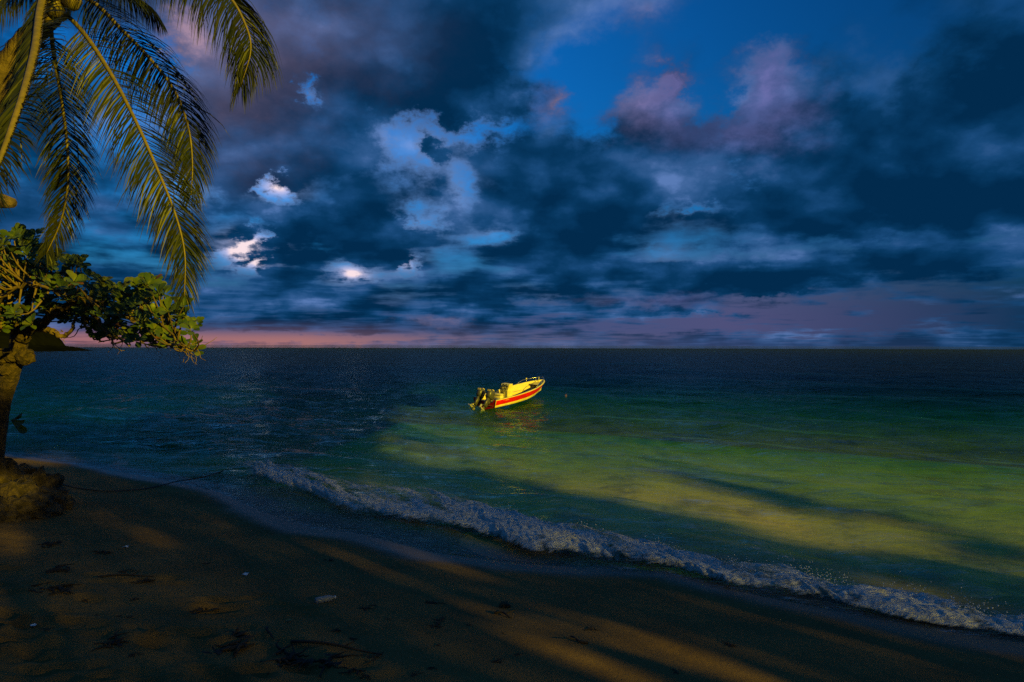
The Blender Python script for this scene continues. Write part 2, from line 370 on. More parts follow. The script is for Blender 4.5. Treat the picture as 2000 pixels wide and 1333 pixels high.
m_sand, g = mat_new('sand'); b = g.new('ShaderNodeBsdfPrincipled'); o = g.new('ShaderNodeOutputMaterial')
tc = g.new('ShaderNodeTexCoord').outputs['Object']
wet = g.new('ShaderNodeAttribute', attribute_name='wet').outputs['Fac']
n_a = g.noise(tc, 1.3, 6, .6); n_b = g.noise(tc, 26, 5, .7); n_c = g.noise(tc, 190, 3, .7)
dry = g.mix(g.sstep(n_a, .3, .7), (.185, .110, .038, 1), (.25, .152, .052, 1))
dry = g.mix(g.m('MULTIPLY', g.sstep(n_b, .52, .7), .45), dry, (.11, .07, .035, 1))
dry = g.mix(g.m('MULTIPLY', g.sstep(n_c, .6, .72), .5), dry, (.05, .035, .02, 1))
wetc = g.mix(g.sstep(n_a, .3, .7), (.085, .06, .028, 1), (.12, .085, .038, 1))
wf = g.sstep(g.m('ADD', wet, g.m('MULTIPLY', g.m('SUBTRACT', n_a, .5), .25)), .25, .75)
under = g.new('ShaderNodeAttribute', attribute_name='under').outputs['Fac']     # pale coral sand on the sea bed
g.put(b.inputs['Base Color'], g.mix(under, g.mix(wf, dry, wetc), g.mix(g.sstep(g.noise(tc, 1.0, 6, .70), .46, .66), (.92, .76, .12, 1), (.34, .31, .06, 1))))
g.put(b.inputs['Roughness'], g.m('SUBTRACT', .95, g.m('MULTIPLY', wf, .55)))
g.put(b.inputs['Specular IOR Level'], g.m('ADD', .15, g.m('MULTIPLY', wf, .3)))
bn = g.new('ShaderNodeBump'); g.put(bn.inputs['Strength'], g.m('SUBTRACT', .85, g.m('MULTIPLY', wf, .6))); bn.inputs['Distance'].default_value = .022
g.put(bn.inputs['Height'], g.m('ADD', g.m('MULTIPLY', n_b, .6), g.m('MULTIPLY', n_c, .35))); g.put(b.inputs['Normal'], bn.outputs[0])
g.nt.links.new(b.outputs[0], o.inputs[0])
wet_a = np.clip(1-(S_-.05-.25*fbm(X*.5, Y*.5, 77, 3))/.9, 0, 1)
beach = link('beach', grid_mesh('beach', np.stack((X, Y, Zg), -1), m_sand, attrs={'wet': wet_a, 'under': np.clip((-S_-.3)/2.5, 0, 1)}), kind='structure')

# ------------------------------------------------------------------ the sea
m_sea, g = mat_new('sea_water'); o = g.new('ShaderNodeOutputMaterial')
tc = g.new('ShaderNodeTexCoord').outputs['Object']
rip = g.new('ShaderNodeMapping'); g.put(rip.inputs[0], tc); rip.inputs['Rotation'].default_value = (0, 0, R(22)); rip.inputs['Scale'].default_value = (.55, 1.5, 1)
h1 = g.noise(rip.outputs[0], 1.3, 3, .5, .4); h2 = g.noise(rip.outputs[0], 4.5, 4, .6, .3); h0 = g.noise(rip.outputs[0], .33, 3, .5)
bn = g.new('ShaderNodeBump'); bn.inputs['Strength'].default_value = 1.0; bn.inputs['Distance'].default_value = .19
g.put(bn.inputs['Height'], g.m('ADD', g.m('ADD', g.m('MULTIPLY', h1, .75), g.m('MULTIPLY', h2, .30)), g.m('MULTIPLY', h0, 2.2)))
gl = g.new('ShaderNodeBsdfGlossy'); gl.inputs['Roughness'].default_value = .06; g.put(gl.inputs['Normal'], bn.outputs[0]); gl.inputs[0].default_value = (.62, .94, 1.0, 1)
ruf = g.new('ShaderNodeAttribute', attribute_name='ruffle').outputs['Fac']      # wind ruffles the open water more than the lee of the beach
g.put(gl.inputs['Roughness'], g.m('ADD', .05, g.m('MULTIPLY', ruf, .20)))
tr = g.new('ShaderNodeBsdfTransparent')
rf = g.new('ShaderNodeBsdfRefraction'); rf.inputs['IOR'].default_value = 1.33; rf.inputs['Roughness'].default_value = .03; g.put(rf.inputs['Normal'], bn.outputs[0])
mt = g.new('ShaderNodeMixShader'); mt.inputs[0].default_value = .36; g.nt.links.new(tr.outputs[0], mt.inputs[1]); g.nt.links.new(rf.outputs[0], mt.inputs[2])
lw = g.new('ShaderNodeLayerWeight'); lw.inputs['Blend'].default_value = .5; g.put(lw.inputs['Normal'], bn.outputs[0])
refl = g.m('ADD', .02, g.m('MULTIPLY', g.m('POWER', lw.outputs['Facing'], 6.0), .56))      # the same from above and below
mx = g.new('ShaderNodeMixShader'); g.put(mx.inputs[0], g.m('MULTIPLY', refl, g.m('SUBTRACT', 1.0, g.m('MULTIPLY', ruf, .35))))
g.nt.links.new(mt.outputs[0], mx.inputs[1]); g.nt.links.new(gl.outputs[0], mx.inputs[2])
g.nt.links.new(mx.outputs[0], o.inputs[0])
va = g.new('ShaderNodeVolumeAbsorption'); va.inputs['Color'].default_value = (.12, .80, .34, 1); va.inputs['Density'].default_value = .34
g.nt.links.new(va.outputs[0], o.inputs['Volume'])

NR, NC = 760, 640
row = np.concatenate((np.linspace(.22, 6, 60), np.linspace(6, 400, NR-60)[1:]))      # finer waves near, coarser far
dist = EYE*682/row[::-1]
ang = axis(-95, -44, 44, 95, NC-40, 21)
A_, D_ = np.meshgrid(np.radians(ang), dist)
WX = D_*np.sin(A_)/np.cos(np.minimum(np.abs(A_), R(60))); WY = D_*np.cos(A_)/np.cos(np.minimum(np.abs(A_), R(60)))
SS = shore_dist(WX, WY)
cell = np.gradient(dist)[:, None]*np.ones_like(WX)
W = np.zeros_like(WX); wr = np.random.default_rng(4)
base_dir = math.atan2(-.787, -.617)                # towards the beach
for k in range(46):
    lam = .7*(22/.7)**wr.random(); a = base_dir+wr.normal(0, .55); kx, ky = math.cos(a)*2*math.pi/lam, math.sin(a)*2*math.pi/lam
    amp = .0078*lam**.70; att = np.clip(1.3-np.abs(cell*math.sin(a))*3/lam, 0, 1)
    ph = wr.random()*6.28; q = kx*WX+ky*WY+ph+.6*vnoise(WX/lam*.23, WY/lam*.23, k)
    W += amp*att*(np.exp(np.sin(q)-1)*1.6-.75)
W += np.random.default_rng(8).normal(0, 1, W.shape)*np.clip((D_-90)/400, 0, 1)*.10
calm = np.clip(-SS/3.0, 0, 1)
W *= .12+.88*calm
# a few steeper wavelets that show dark in the photograph
for px, py, ln, am in ((300, 868, 1.6, .13), (330, 878, 1.2, .09), (1235, 715, 7, .5), (1290, 722, 5, .3), (430, 893, 1.5, .07), (640, 930, 2.2, .06), (930, 985, 1.8, .06), (1250, 1045, 2.0, .07), (210, 862, 1.5, .05)):
    cx, cy = sea_pt(px, py); u = (WX-cx); v = (WY-cy)+.12*u
    wd = .30 if cy < 30 else 1.3
    W += am*np.exp(-(u/ln)**2)*np.exp(-(v/wd)**2)
# the swash: a thin film that ends at the water's edge
W += .03*np.clip(1+SS/2.2, 0, 1)*np.clip(1-SS/.5, 0, 1)
sea = link('sea', grid_mesh('sea', np.stack((WX, WY, W), -1), m_sea, attrs={'ruffle': np.clip((-SS-14)/70, 0, 1)**.6+.9*np.clip((-SS-120)/400, 0, 1)}), kind='structure')

# ------------------------------------------------------------------ breaking wave: foam along the beach
TOPE = [(445, 908), (470, 905), (520, 915), (620, 942), (720, 957), (830, 972), (920, 994), (1000, 1010), (1060, 1022), (1150, 1042), (1250, 1068), (1330, 1088), (1420, 1110), (1520, 1112), (1620, 1146), (1750, 1168), (1850, 1190), (2000, 1222), (2200, 1262), (2500, 1330)]
BOTE = [(445, 914), (480, 932), (540, 955), (640, 985), (720, 1008), (830, 1026), (930, 1040), (1020, 1068), (1110, 1086), (1200, 1104), (1300, 1112), (1400, 1140), (1480, 1155), (1560, 1170), (1640, 1186), (1750, 1207), (1850, 1226), (2000, 1248), (2200, 1292), (2500, 1370)]
NT, NV = 1700, 90
tp = spline([(*sea_pt(*p), 0) for p in TOPE], NT); bp = spline([(*sea_pt(*p), 0) for p in BOTE], NT)
v = np.linspace(-.75, 1.35, NV)[None, :, None]
F_ = tp[:, None, :]*(1-v)+bp[:, None, :]*v
along = np.concatenate(([0], np.cumsum(np.linalg.norm(np.diff((tp+bp)/2, axis=0), axis=1))))[:, None]*np.ones((1, NV))
across = (v[..., 0]*np.linalg.norm(bp-tp, axis=1)[:, None])
vv = v[..., 0]*np.ones((NT, 1))
skew = along-across*.55                            # foam is drawn out slantwise, as it tumbles
warp = .35*fbm(along*.8, across*.8, 45, 3)
billow = 1-np.abs(fbm(skew*1.1+warp, across*1.5+warp, 51, 5, .58))*2.2
lump = fbm(skew*4.2, across*5.5, 61, 4, .6)
rag_t = fbm(along*.7, along*0+3.3, 71, 5, .6)*.42+fbm(skew*4.5, across*1.2, 72, 3)*.20
rag_b = fbm(along*.40, along*0+5.3, 73, 4, .55)*.34+np.abs(fbm(along*1.5, along*0+2.3, 74, 3))*.22
top_e = np.clip((vv+.40-rag_t)/.55, 0, 1)**1.3; bot_e = np.clip((1.0+rag_b-vv)/.10, 0, 1)
start = np.clip((along-.1)/1.6, 0, 1)
edge = top_e*bot_e*start
fr_d = np.clip((1.0+rag_b-vv)/.55, 0, 1)            # 0 at the lower edge, 1 well behind it
roll = np.sin(fr_d*math.pi*.75)**.7*(.45+.75*np.clip(.5+fbm(along*.55, along*0, 75, 3), 0, 1))
z = .035+edge*(.012+.085*roll+.045*billow+.022*lump)+.010*vnoise(along*14, across*14, 3)*edge
F_[..., 2] = z
F_[..., 0] += .07*fbm(along*2.2, across*2.2, 81, 3); F_[..., 1] += .07*fbm(along*2.2, across*2.2, 91, 3)
streak = fbm(skew*3.2+warp*2, across*.9, 105, 4, .6)
solid = edge*np.clip(.66+.95*fbm(skew*.8, across*1.3, 101, 4, .6)+.75*streak+.42*np.clip(1-fr_d*.8, 0, 1)*np.clip(.6+1.2*fbm(along*.9, across*.6, 107, 3), 0, 1), 0, 1)
lace = (np.clip((along-8.5)/4, 0, 1))*np.clip(1-np.abs(vv+.15)/.50, 0, 1)*np.clip(.14+.9*fbm(skew*1.6, across*2.6, 111, 5, .6), 0, 1)*.6
film = .30*start*np.clip(1-np.abs(vv-1.14)/.12, 0, 1)*np.clip(.15+1.2*fbm(along*.8, across*3, 121, 4), 0, 1)
m_foam, g = mat_new('foam'); o = g.new('ShaderNodeOutputMaterial')
tc = g.new('ShaderNodeTexCoord').outputs['Object']
mp = g.new('ShaderNodeMapping'); g.put(mp.inputs[0], tc); mp.inputs['Rotation'].default_value = (0, 0, R(-12)); mp.inputs['Scale'].default_value = (.6, 2.0, 1.4)
den = g.new('ShaderNodeAttribute', attribute_name='foaminess').outputs['Fac']
nf = g.noise(mp.outputs[0], 5.0, 6, .68, .6); ng = g.noise(mp.outputs[0], 16, 4, .6)
df = g.new('ShaderNodeBsdfPrincipled'); g.put(df.inputs['Base Color'], g.mix(g.sstep(ng, .3, .7), (.58, .62, .64, 1), (.93, .93, .94, 1))); df.inputs['Roughness'].default_value = .7
bn = g.new('ShaderNodeBump'); bn.inputs['Strength'].default_value = 1.0; bn.inputs['Distance'].default_value = .14; g.put(bn.inputs['Height'], g.m('ADD', nf, g.m('MULTIPLY', ng, .4))); g.put(df.inputs['Normal'], bn.outputs[0])
tr = g.new('ShaderNodeBsdfTransparent'); mx = g.new('ShaderNodeMixShader')
cov = g.m('ADD', den, g.m('ADD', g.m('MULTIPLY', g.m('SUBTRACT', nf, .5), 1.5), g.m('MULTIPLY', g.m('SUBTRACT', ng, .5), .9)))
g.put(mx.inputs[0], g.m('MULTIPLY', g.sstep(cov, .10, .78), g.sstep(den, .0, .12)))
g.nt.links.new(tr.outputs[0], mx.inputs[1]); g.nt.links.new(df.outputs[0], mx.inputs[2]); g.nt.links.new(mx.outputs[0], o.inputs[0])
foam = link('breaking_wave_foam', grid_mesh('breaking_wave_foam', F_, m_foam, attrs={'foaminess': np.maximum(np.maximum(solid, lace), film)}), label='white foam of the small wave breaking along the beach', cat='foam', kind='stuff')
# spray thrown up from the crest
sp = MB(); sr = np.random.default_rng(9); oct_v = np.array(((1, 0, 0), (-1, 0, 0), (0, 1, 0), (0, -1, 0), (0, 0, 1), (0, 0, -1)), float)
oct_f = ((0, 2, 4), (2, 1, 4), (1, 3, 4), (3, 0, 4), (2, 0, 5), (1, 2, 5), (3, 1, 5), (0, 3, 5))
burst = np.array((.36, .47, .55, .635, .70, .74, .80, .86, .91))
for k in range(900):
    c_ = burst[sr.integers(len(burst))]; i = int(np.clip((c_+sr.normal(0, .012))*NT, 20, NT-1)); w_ = sr.uniform(-.05, .55); p = tp[i]*(1-w_)+bp[i]*w_
    hgt = .05+abs(sr.normal(0, .10)); r_ = sr.uniform(.003, .010)*(1 if hgt < .2 else .7)
    sp.add(oct_v*r_*sr.uniform(.7, 1.4, 3)+p+np.array((sr.normal(0, .05), sr.normal(0, .05), hgt)), oct_f)
m_spray = principled('spray', (.9, .92, .94), .5, (.8, .84, .86), 40)
link('wave_spray', sp.mesh('wave_spray', m_spray), label='fine white spray above the breaking wave', cat='spray', kind='stuff')
# ------------------------------------------------------------------ the moored motor boat
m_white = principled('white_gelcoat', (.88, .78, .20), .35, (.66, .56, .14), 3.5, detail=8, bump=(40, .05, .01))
m_red = principled('red_paint', (.82, .006, .012), .30, (.58, .008, .012), 4, detail=8)
m_deck = principled('grey_deck', (.33, .33, .32), .7, (.26, .26, .25), 14)
m_cowl = principled('outboard_grey', (.075, .075, .072), .35, (.055, .055, .05), 9)
m_dark = principled('black_plastic', (.015, .015, .016), .5, (.025, .025, .025), 30)
m_alu = principled('engine_metal', (.42, .41, .38), .4, (.30, .30, .28), 18, metal=.3)
m_steel = principled('stainless_steel', (.75, .75, .75), .2, (.6, .6, .6), 30, metal=.9)
m_cream = principled('cream_panel', (.84, .70, .18), .5, (.76, .62, .15), 10)

BL = 5.6
def hull_dims(t):
    """half beam at the gunwale, gunwale height, half beam at the chine, chine height, keel height"""
    b = np.interp(t, [0, .15, .35, .55, .70, .82, .90, .955, .985, 1.0], [.84, .91, .97, .96, .88, .72, .55, .36, .20, .03])
    zg = .50+.10*t+.28*t**2.4
    cb = np.interp(t, [0, .3, .55, .75, .9, 1.0], [.74, .80, .74, .52, .22, .015])
    zc = .06+.02*t+.30*t**4
    zk = -.12+.36*np.clip((t-.62)/.38, 0, 1)**2.2
    return b, zg, cb, zc, zk
boat = thing('motorboat', 'red and white open motorboat with two outboards, moored off the beach', 'boat')
T = np.concatenate((np.linspace(0, .8, 25), np.linspace(.82, 1, 15)))
def hx(t, z):          # raked stem: higher points lie further forward
    return t*BL+np.clip((t-.75)/.25, 0, 1)**2*.34*(z-.3)
def strip(fa, fb, n, mat, name, parent, off=0.0):
    """skin between two lines a(t), b(t) -> (half beam, z), on both sides"""
    mb = MB()
    for sgn in (1, -1):
        rows = []
        for t in T:
            (ya, za), (yb, zb) = fa(t), fb(t)
            ks = np.linspace(0, 1, n); bulge = np.sin(ks*math.pi)*.02*(1-t)
            rows.append([(hx(t, za+(zb-za)*k), sgn*(ya+(yb-ya)*k+bu+off), za+(zb-za)*k) for k, bu in zip(ks, bulge)])
        c = np.array(rows); r_, c_ = c.shape[:2]; idx = np.arange(r_*c_).reshape(r_, c_)
        fs = [(idx[i, j], idx[i, j+1], idx[i+1, j+1], idx[i+1, j]) for i in range(r_-1) for j in range(c_-1)]
        if sgn < 0: fs = [f[::-1] for f in fs]
        mb.add(c.reshape(-1, 3), fs)
    return mb.obj(name, mat, parent)
G_ = lambda t: (hull_dims(t)[0], hull_dims(t)[1])
C_ = lambda t: (hull_dims(t)[2], hull_dims(t)[3])
K_ = lambda t: (0.002, hull_dims(t)[4])
def at_frac(f):
    def fn(t):
        (y1, z1), (y2, z2) = G_(t), C_(t); return (y1+(y2-y1)*f, z1+(z2-z1)*f)
    return fn
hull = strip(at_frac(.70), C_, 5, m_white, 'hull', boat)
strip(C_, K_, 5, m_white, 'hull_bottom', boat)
red = strip(at_frac(.03), at_frac(.70), 6, m_red, 'red_band', boat, .004); red['label'] = 'broad red band painted along the hull side'
IN = lambda d, dz: (lambda t: (max(hull_dims(t)[0]-d, .005), hull_dims(t)[1]+dz))
# gunwale: flat cap with an inner and outer lip
mb = MB()
for sgn in (1, -1):
    rows = []
    for t in T:
        bb, zg = G_(t)
        prof = [(bb+.012, zg-.022), (bb+.02, zg), (bb+.005, zg+.018), (max(bb-.10, .004), zg+.018), (max(bb-.11, .003), zg-.02)]
        rows.append([(hx(t, z), sgn*y, z) for y, z in prof])
    c = np.array(rows); r_, c_ = c.shape[:2]; idx = np.arange(r_*c_).reshape(r_, c_)
    fs = [(idx[i, j], idx[i, j+1], idx[i+1, j+1], idx[i+1, j]) for i in range(r_-1) for j in range(c_-1)]
    mb.add(c.reshape(-1, 3), fs if sgn < 0 else [f[::-1] for f in fs])
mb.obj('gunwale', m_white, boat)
FLOOR = .16
strip(IN(.11, -.02), lambda t: (max(min(hull_dims(t)[2]-.10, hull_dims(t)[0]-.14), .004), FLOOR+.16*t**3+.012), 5, m_cream, 'inner_liner', boat)
mb = MB(); rows = [[(hx(t, .3)-.03, s*max(min(hull_dims(t)[2]-.09, hull_dims(t)[0]-.13), .004), FLOOR+.16*t**3) for s in (-1, -.4, .4, 1)] for t in T]
c = np.array(rows); r_, c_ = c.shape[:2]; idx = np.arange(r_*c_).reshape(r_, c_)
mb.add(c.reshape(-1, 3), [(idx[i, j], idx[i+1, j], idx[i+1, j+1], idx[i, j+1]) for i in range(r_-1) for j in range(c_-1)]); mb.obj('floor_deck', m_deck, boat)
# low side bench inside the port bulwark and the raised bow deck
MB().box((3.0, .40, FLOOR+.03), (4.5, .58, FLOOR+.22), .02).obj('side_bench', m_cream, boat)
mb = MB(); rows = [[(hx(t, .7), s*max(hull_dims(t)[0]-.10, .004), hull_dims(t)[1]-.09) for s in (-1, -.5, .5, 1)] for t in np.linspace(.86, 1, 8)]
c = np.array(rows); r_, c_ = c.shape[:2]; idx = np.arange(r_*c_).reshape(r_, c_)
mb.add(c.reshape(-1, 3), [(idx[i, j], idx[i+1, j], idx[i+1, j+1], idx[i, j+1]) for i in range(r_-1) for j in range(c_-1)]); mb.obj('bow_deck', m_cream, boat)
# transom, cut low in the middle for the engines
tb, tz, tcb, tcz, tk = hull_dims(0.0)
pr = [(0, tk), (tcb, tcz), (tb, tz), (tb-.18, tz), (tb-.24, tz-.16), (0, tz-.16)]
pr = pr+[(-y, z) for y, z in pr[::-1][1:-1]]
mb = MB(); n = len(pr); mb.add([(x, y, z) for x in (-.002, .06) for y, z in pr], [tuple(range(n)), tuple(range(2*n-1, n-1, -1))]+[(i, i+n, (i+1) % n+n, (i+1) % n) for i in range(n)])
mb.obj('transom', m_red, boat, smooth=False)
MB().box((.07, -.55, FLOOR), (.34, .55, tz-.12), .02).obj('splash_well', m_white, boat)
# steering console with gauges, wheel and screen; seat box behind it
cons = MB(); cx0, cx1 = 1.75, 2.25
cons.box((cx0, -.30, FLOOR), (cx1, .30, FLOOR+.62), .03)
v = [(cx0+.02, -.29, FLOOR+.62), (cx1, -.29, FLOOR+.62), (cx1, -.29, FLOOR+.96), (cx0+.18, -.29, FLOOR+.96)]
v += [(x, .29, z) for x, y, z in v]
cons.add(v, [(0, 1, 2, 3), (7, 6, 5, 4), (0, 3, 7, 4), (3, 2, 6, 7), (2, 1, 5, 6)])
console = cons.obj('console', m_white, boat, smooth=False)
slope_n = np.array((-.50, 0, .22)); slope_n /= np.linalg.norm(slope_n)
for y, f, r_ in ((-.18, .62, .055), (.02, .66, .055), (.19, .62, .045), (-.10, .88, .035), (.12, .88, .035)):
    p = np.array((cx0+.02+.16*f, y, FLOOR+.62+.34*f)); MB().lathe([(-.01, r_), (.018, r_), (.022, r_*.8)], p, slope_n, 12).obj('gauge', m_dark, console)
wp = np.array((cx0+.02, -.12, FLOOR+.70)); wd = np.array((-.8, 0, .45)); wd /= np.linalg.norm(wd); wheel = MB()
ring = []; u_ = np.array((0, 1.0, 0)); w_ = np.cross(wd, u_)
for k in range(21): a = 2*math.pi*k/20; ring.append(wp+wd*.13+.18*(math.cos(a)*u_+math.sin(a)*w_))
wheel.tube(ring, .016, 6, False)
for a in (.5, 2.6, 4.7): wheel.tube([wp+wd*.11, wp+wd*.13+.18*(math.cos(a)*u_+math.sin(a)*w_)], .013, 6)
wheel.tube([wp-wd*.05, wp+wd*.12], .03, 8); wheel.obj('steering_wheel', m_dark, console)
MB().box((cx0-.10, .14, FLOOR+.66), (cx0+.05, .20, FLOOR+.80), .01).obj('throttle_lever', m_dark, console)
MB().box((cx0-.012, -.08, FLOOR+.12), (cx0+.004, .06, FLOOR+.50), 0).obj('console_hatch', m_cream, console, smooth=False)
MB().box((cx0-.02, .09, FLOOR+.34), (cx0-.005, .14, FLOOR+.56), 0).obj('fire_bracket', m_dark, console, smooth=False)
seat = MB().box((.95, -.40, FLOOR), (1.28, .40, FLOOR+.42), .03).obj('seat_box', m_cream, boat)
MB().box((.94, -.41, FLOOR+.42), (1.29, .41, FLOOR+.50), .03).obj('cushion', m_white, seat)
MB().box((.50, -.60, FLOOR), (.70, -.30, FLOOR+.34), .03).obj('battery_box', m_deck, boat)
# stern corner trim and the small registration marks near the stern
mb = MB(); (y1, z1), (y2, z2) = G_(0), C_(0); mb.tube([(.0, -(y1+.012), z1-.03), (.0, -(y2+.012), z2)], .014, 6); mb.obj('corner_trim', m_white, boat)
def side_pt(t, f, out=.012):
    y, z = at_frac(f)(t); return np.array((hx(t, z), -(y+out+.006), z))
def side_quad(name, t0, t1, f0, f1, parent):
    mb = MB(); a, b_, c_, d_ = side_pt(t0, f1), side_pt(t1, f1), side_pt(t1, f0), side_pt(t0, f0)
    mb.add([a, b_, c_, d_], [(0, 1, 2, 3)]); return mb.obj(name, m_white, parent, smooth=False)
for k, (t0, t1, f0, f1) in enumerate(((.118, .128, .22, .36), (.145, .152, .20, .38), (.156, .163, .20, .38), (.167, .175, .20, .38), (.179, .186, .20, .38), (.19, .198, .20, .38))):
    side_quad('registration_mark', t0, t1, f0, f1, red)
# bow rail
mb = MB(); rp = []
for s in (1, -1):
    q = []
    for t in np.linspace(.72, .985, 9):
        bb, zg = G_(t); hgt = .20*min(1, (t-.70)/.10); q.append((hx(t, zg), s*max(bb-.06, .02), zg+hgt))
    rp.append(q)
    for i in (1, 4, 7): x, y, z_ = q[i]; mb.tube([(x, y, hull_dims(np.linspace(.72, .985, 9)[i])[1]), (x, y, z_)], .011, 6)
mb.tube(rp[0], .012, 6); mb.tube(rp[1], .012, 6); mb.tube([rp[0][-1], rp[1][-1]], .012, 6); mb.obj('bow_rail', m_steel, boat)
x, y, z_ = rp[0][4]; MB().lathe([(-.05, .02), (-.03, .05), (.03, .05), (.05, .02)], (x, y, z_+.04), (0, 0, 1), 10).obj('anchor_light', m_white, boat)
tq = .93; bb, zg = G_(tq); MB().tube([(hx(tq, zg), -.02, zg-.09), (hx(tq, zg)+.03, -.02, zg+.30)], .016, 8).obj('bow_post', m_white, boat)
for t in (.45, .62):
    bb, zg = G_(t); MB().box((hx(t, zg)-.08, bb-.085, zg+.02), (hx(t, zg)+.08, bb-.05, zg+.055), .01).obj('cleat', m_steel, boat)

def outboard(y):
    """tilted up: the leg points aft, the propeller just above the water"""
    e = link('outboard_motor', None, boat); e.location = (-.12, y, tz-.02); e.rotation_euler = (0, R(40), 0); e.scale = (1.0,)*3
    # local frame: z up along the motor, +x forward
    mb = MB(); prof = []
    lev = [(.10, .15, .20, .0), (.16, .18, .26, -.02), (.34, .19, .29, -.04), (.50, .18, .28, -.05), (.60, .15, .22, -.04), (.64, .08, .12, -.02)]
    vs = []; n = 12
    for z, hy, hxx, ox in lev:
        for k in range(n):
            a = 2*math.pi*k/n; ca, sa = math.cos(a), math.sin(a); p = .75
            vs.append((ox+hxx*math.copysign(abs(ca)**p, ca), hy*math.copysign(abs(sa)**p, sa), z))
    fs = [(i*n+k, i*n+(k+1) % n, (i+1)*n+(k+1) % n, (i+1)*n+k) for i in range(len(lev)-1) for k in range(n)]+[tuple(range(n-1, -1, -1)), tuple(range((len(lev)-1)*n, len(lev)*n))]
    cowl = mb.add(vs, fs).obj('cowl', m_cowl, e)
    for z0 in (.44, .50): MB().box((-.335, -.10, z0), (-.30, .10, z0+.03), 0).obj('cowl_stripe', m_cream, cowl, smooth=False)
    MB().box((-.10, -.09, .63), (.06, .09, .68), .02).obj('cowl_latch', m_cream, cowl)
    MB().box((-.17, -.085, -.42), (.10, .085, .12), .03).obj('midsection', m_cowl, e)
    MB().box((.02, -.13, -.22), (.16, .13, .06), .02).obj('bracket', m_dark, e)
    MB().box((-.30, -.11, -.46), (.06, .11, -.43), .01).obj('cavitation_plate', m_cowl, e)
    gear = MB().lathe([(-.26, .035), (-.2, .062), (.05, .07), (.18, .045), (.26, .01)], (-.08, 0, -.66), (1, 0, 0), 12).obj('gear_case', m_alu, e)
    MB().box((-.14, -.03, -.64), (.06, .03, -.43), .015).obj('leg', m_cowl, e)
    MB().add([(-.16, -.008, -.70), (.06, -.008, -.70), (-.04, -.004, -.90), (-.16, -.004, -.90), (-.16, .008, -.70), (.06, .008, -.70), (-.04, .004, -.90), (-.16, .004, -.90)], [(0, 1, 2, 3), (7, 6, 5, 4), (0, 4, 5, 1), (1, 5, 6, 2), (2, 6, 7, 3), (3, 7, 4, 0)]).obj('skeg', m_alu, e, smooth=False)
    pm = MB()
    for k in range(3):
        a0 = 2*math.pi*k/3+y; q = []
        for rr, wdt in ((.05, .05), (.11, .08), (.17, .07), (.19, .02)):
            for sg in (-1, 1):
                a = a0+sg*wdt/rr*.5; q.append((-.37+sg*.035, rr*math.cos(a), -.66+rr*math.sin(a)))
        pm.add(q, [(0, 1, 3, 2), (2, 3, 5, 4), (4, 5, 7, 6)])
    pm.lathe([(-.07, .045), (.06, .06)], (-.37, 0, -.66), (1, 0, 0), 10)
    pm.obj('propeller', m_alu, e, smooth=False)
outboard(-.36); outboard(.36)
BOAT_HEAD = R(38)      # to the right of straight away from the camera
bx, by = sea_pt(969, 797); cst = np.array((bx-.84*.8*math.cos(BOAT_HEAD), by+.84*.8*math.sin(BOAT_HEAD)))
boat.location = (float(cst[0]), float(cst[1]), -.07)
BS = .80; boat.scale = (BS,)*3
boat.rotation_euler = (R(4), R(-5.0), R(90)-BOAT_HEAD)

m_orange = principled('orange_float', (.55, .16, .03), .5, (.45, .13, .03), 12)
bx, by = sea_pt(1105, 777)
buoy = thing('mooring_buoy', 'small orange mooring float on the water ahead of the boat', 'buoy', (bx, by, 0))
MB().lathe([(-.08, .02), (-.05, .055), (-.02, .075), (.03, .08), (.07, .06), (.09, .025)], (0, 0, .02), (0, 0, 1), 16).obj('float', m_orange, buoy)
MB().tube([(0, 0, .10), (.0, 0, .14), (.03, 0, .155), (.05, 0, .14)], .012, 6).obj('rope_eye', m_dark, buoy)
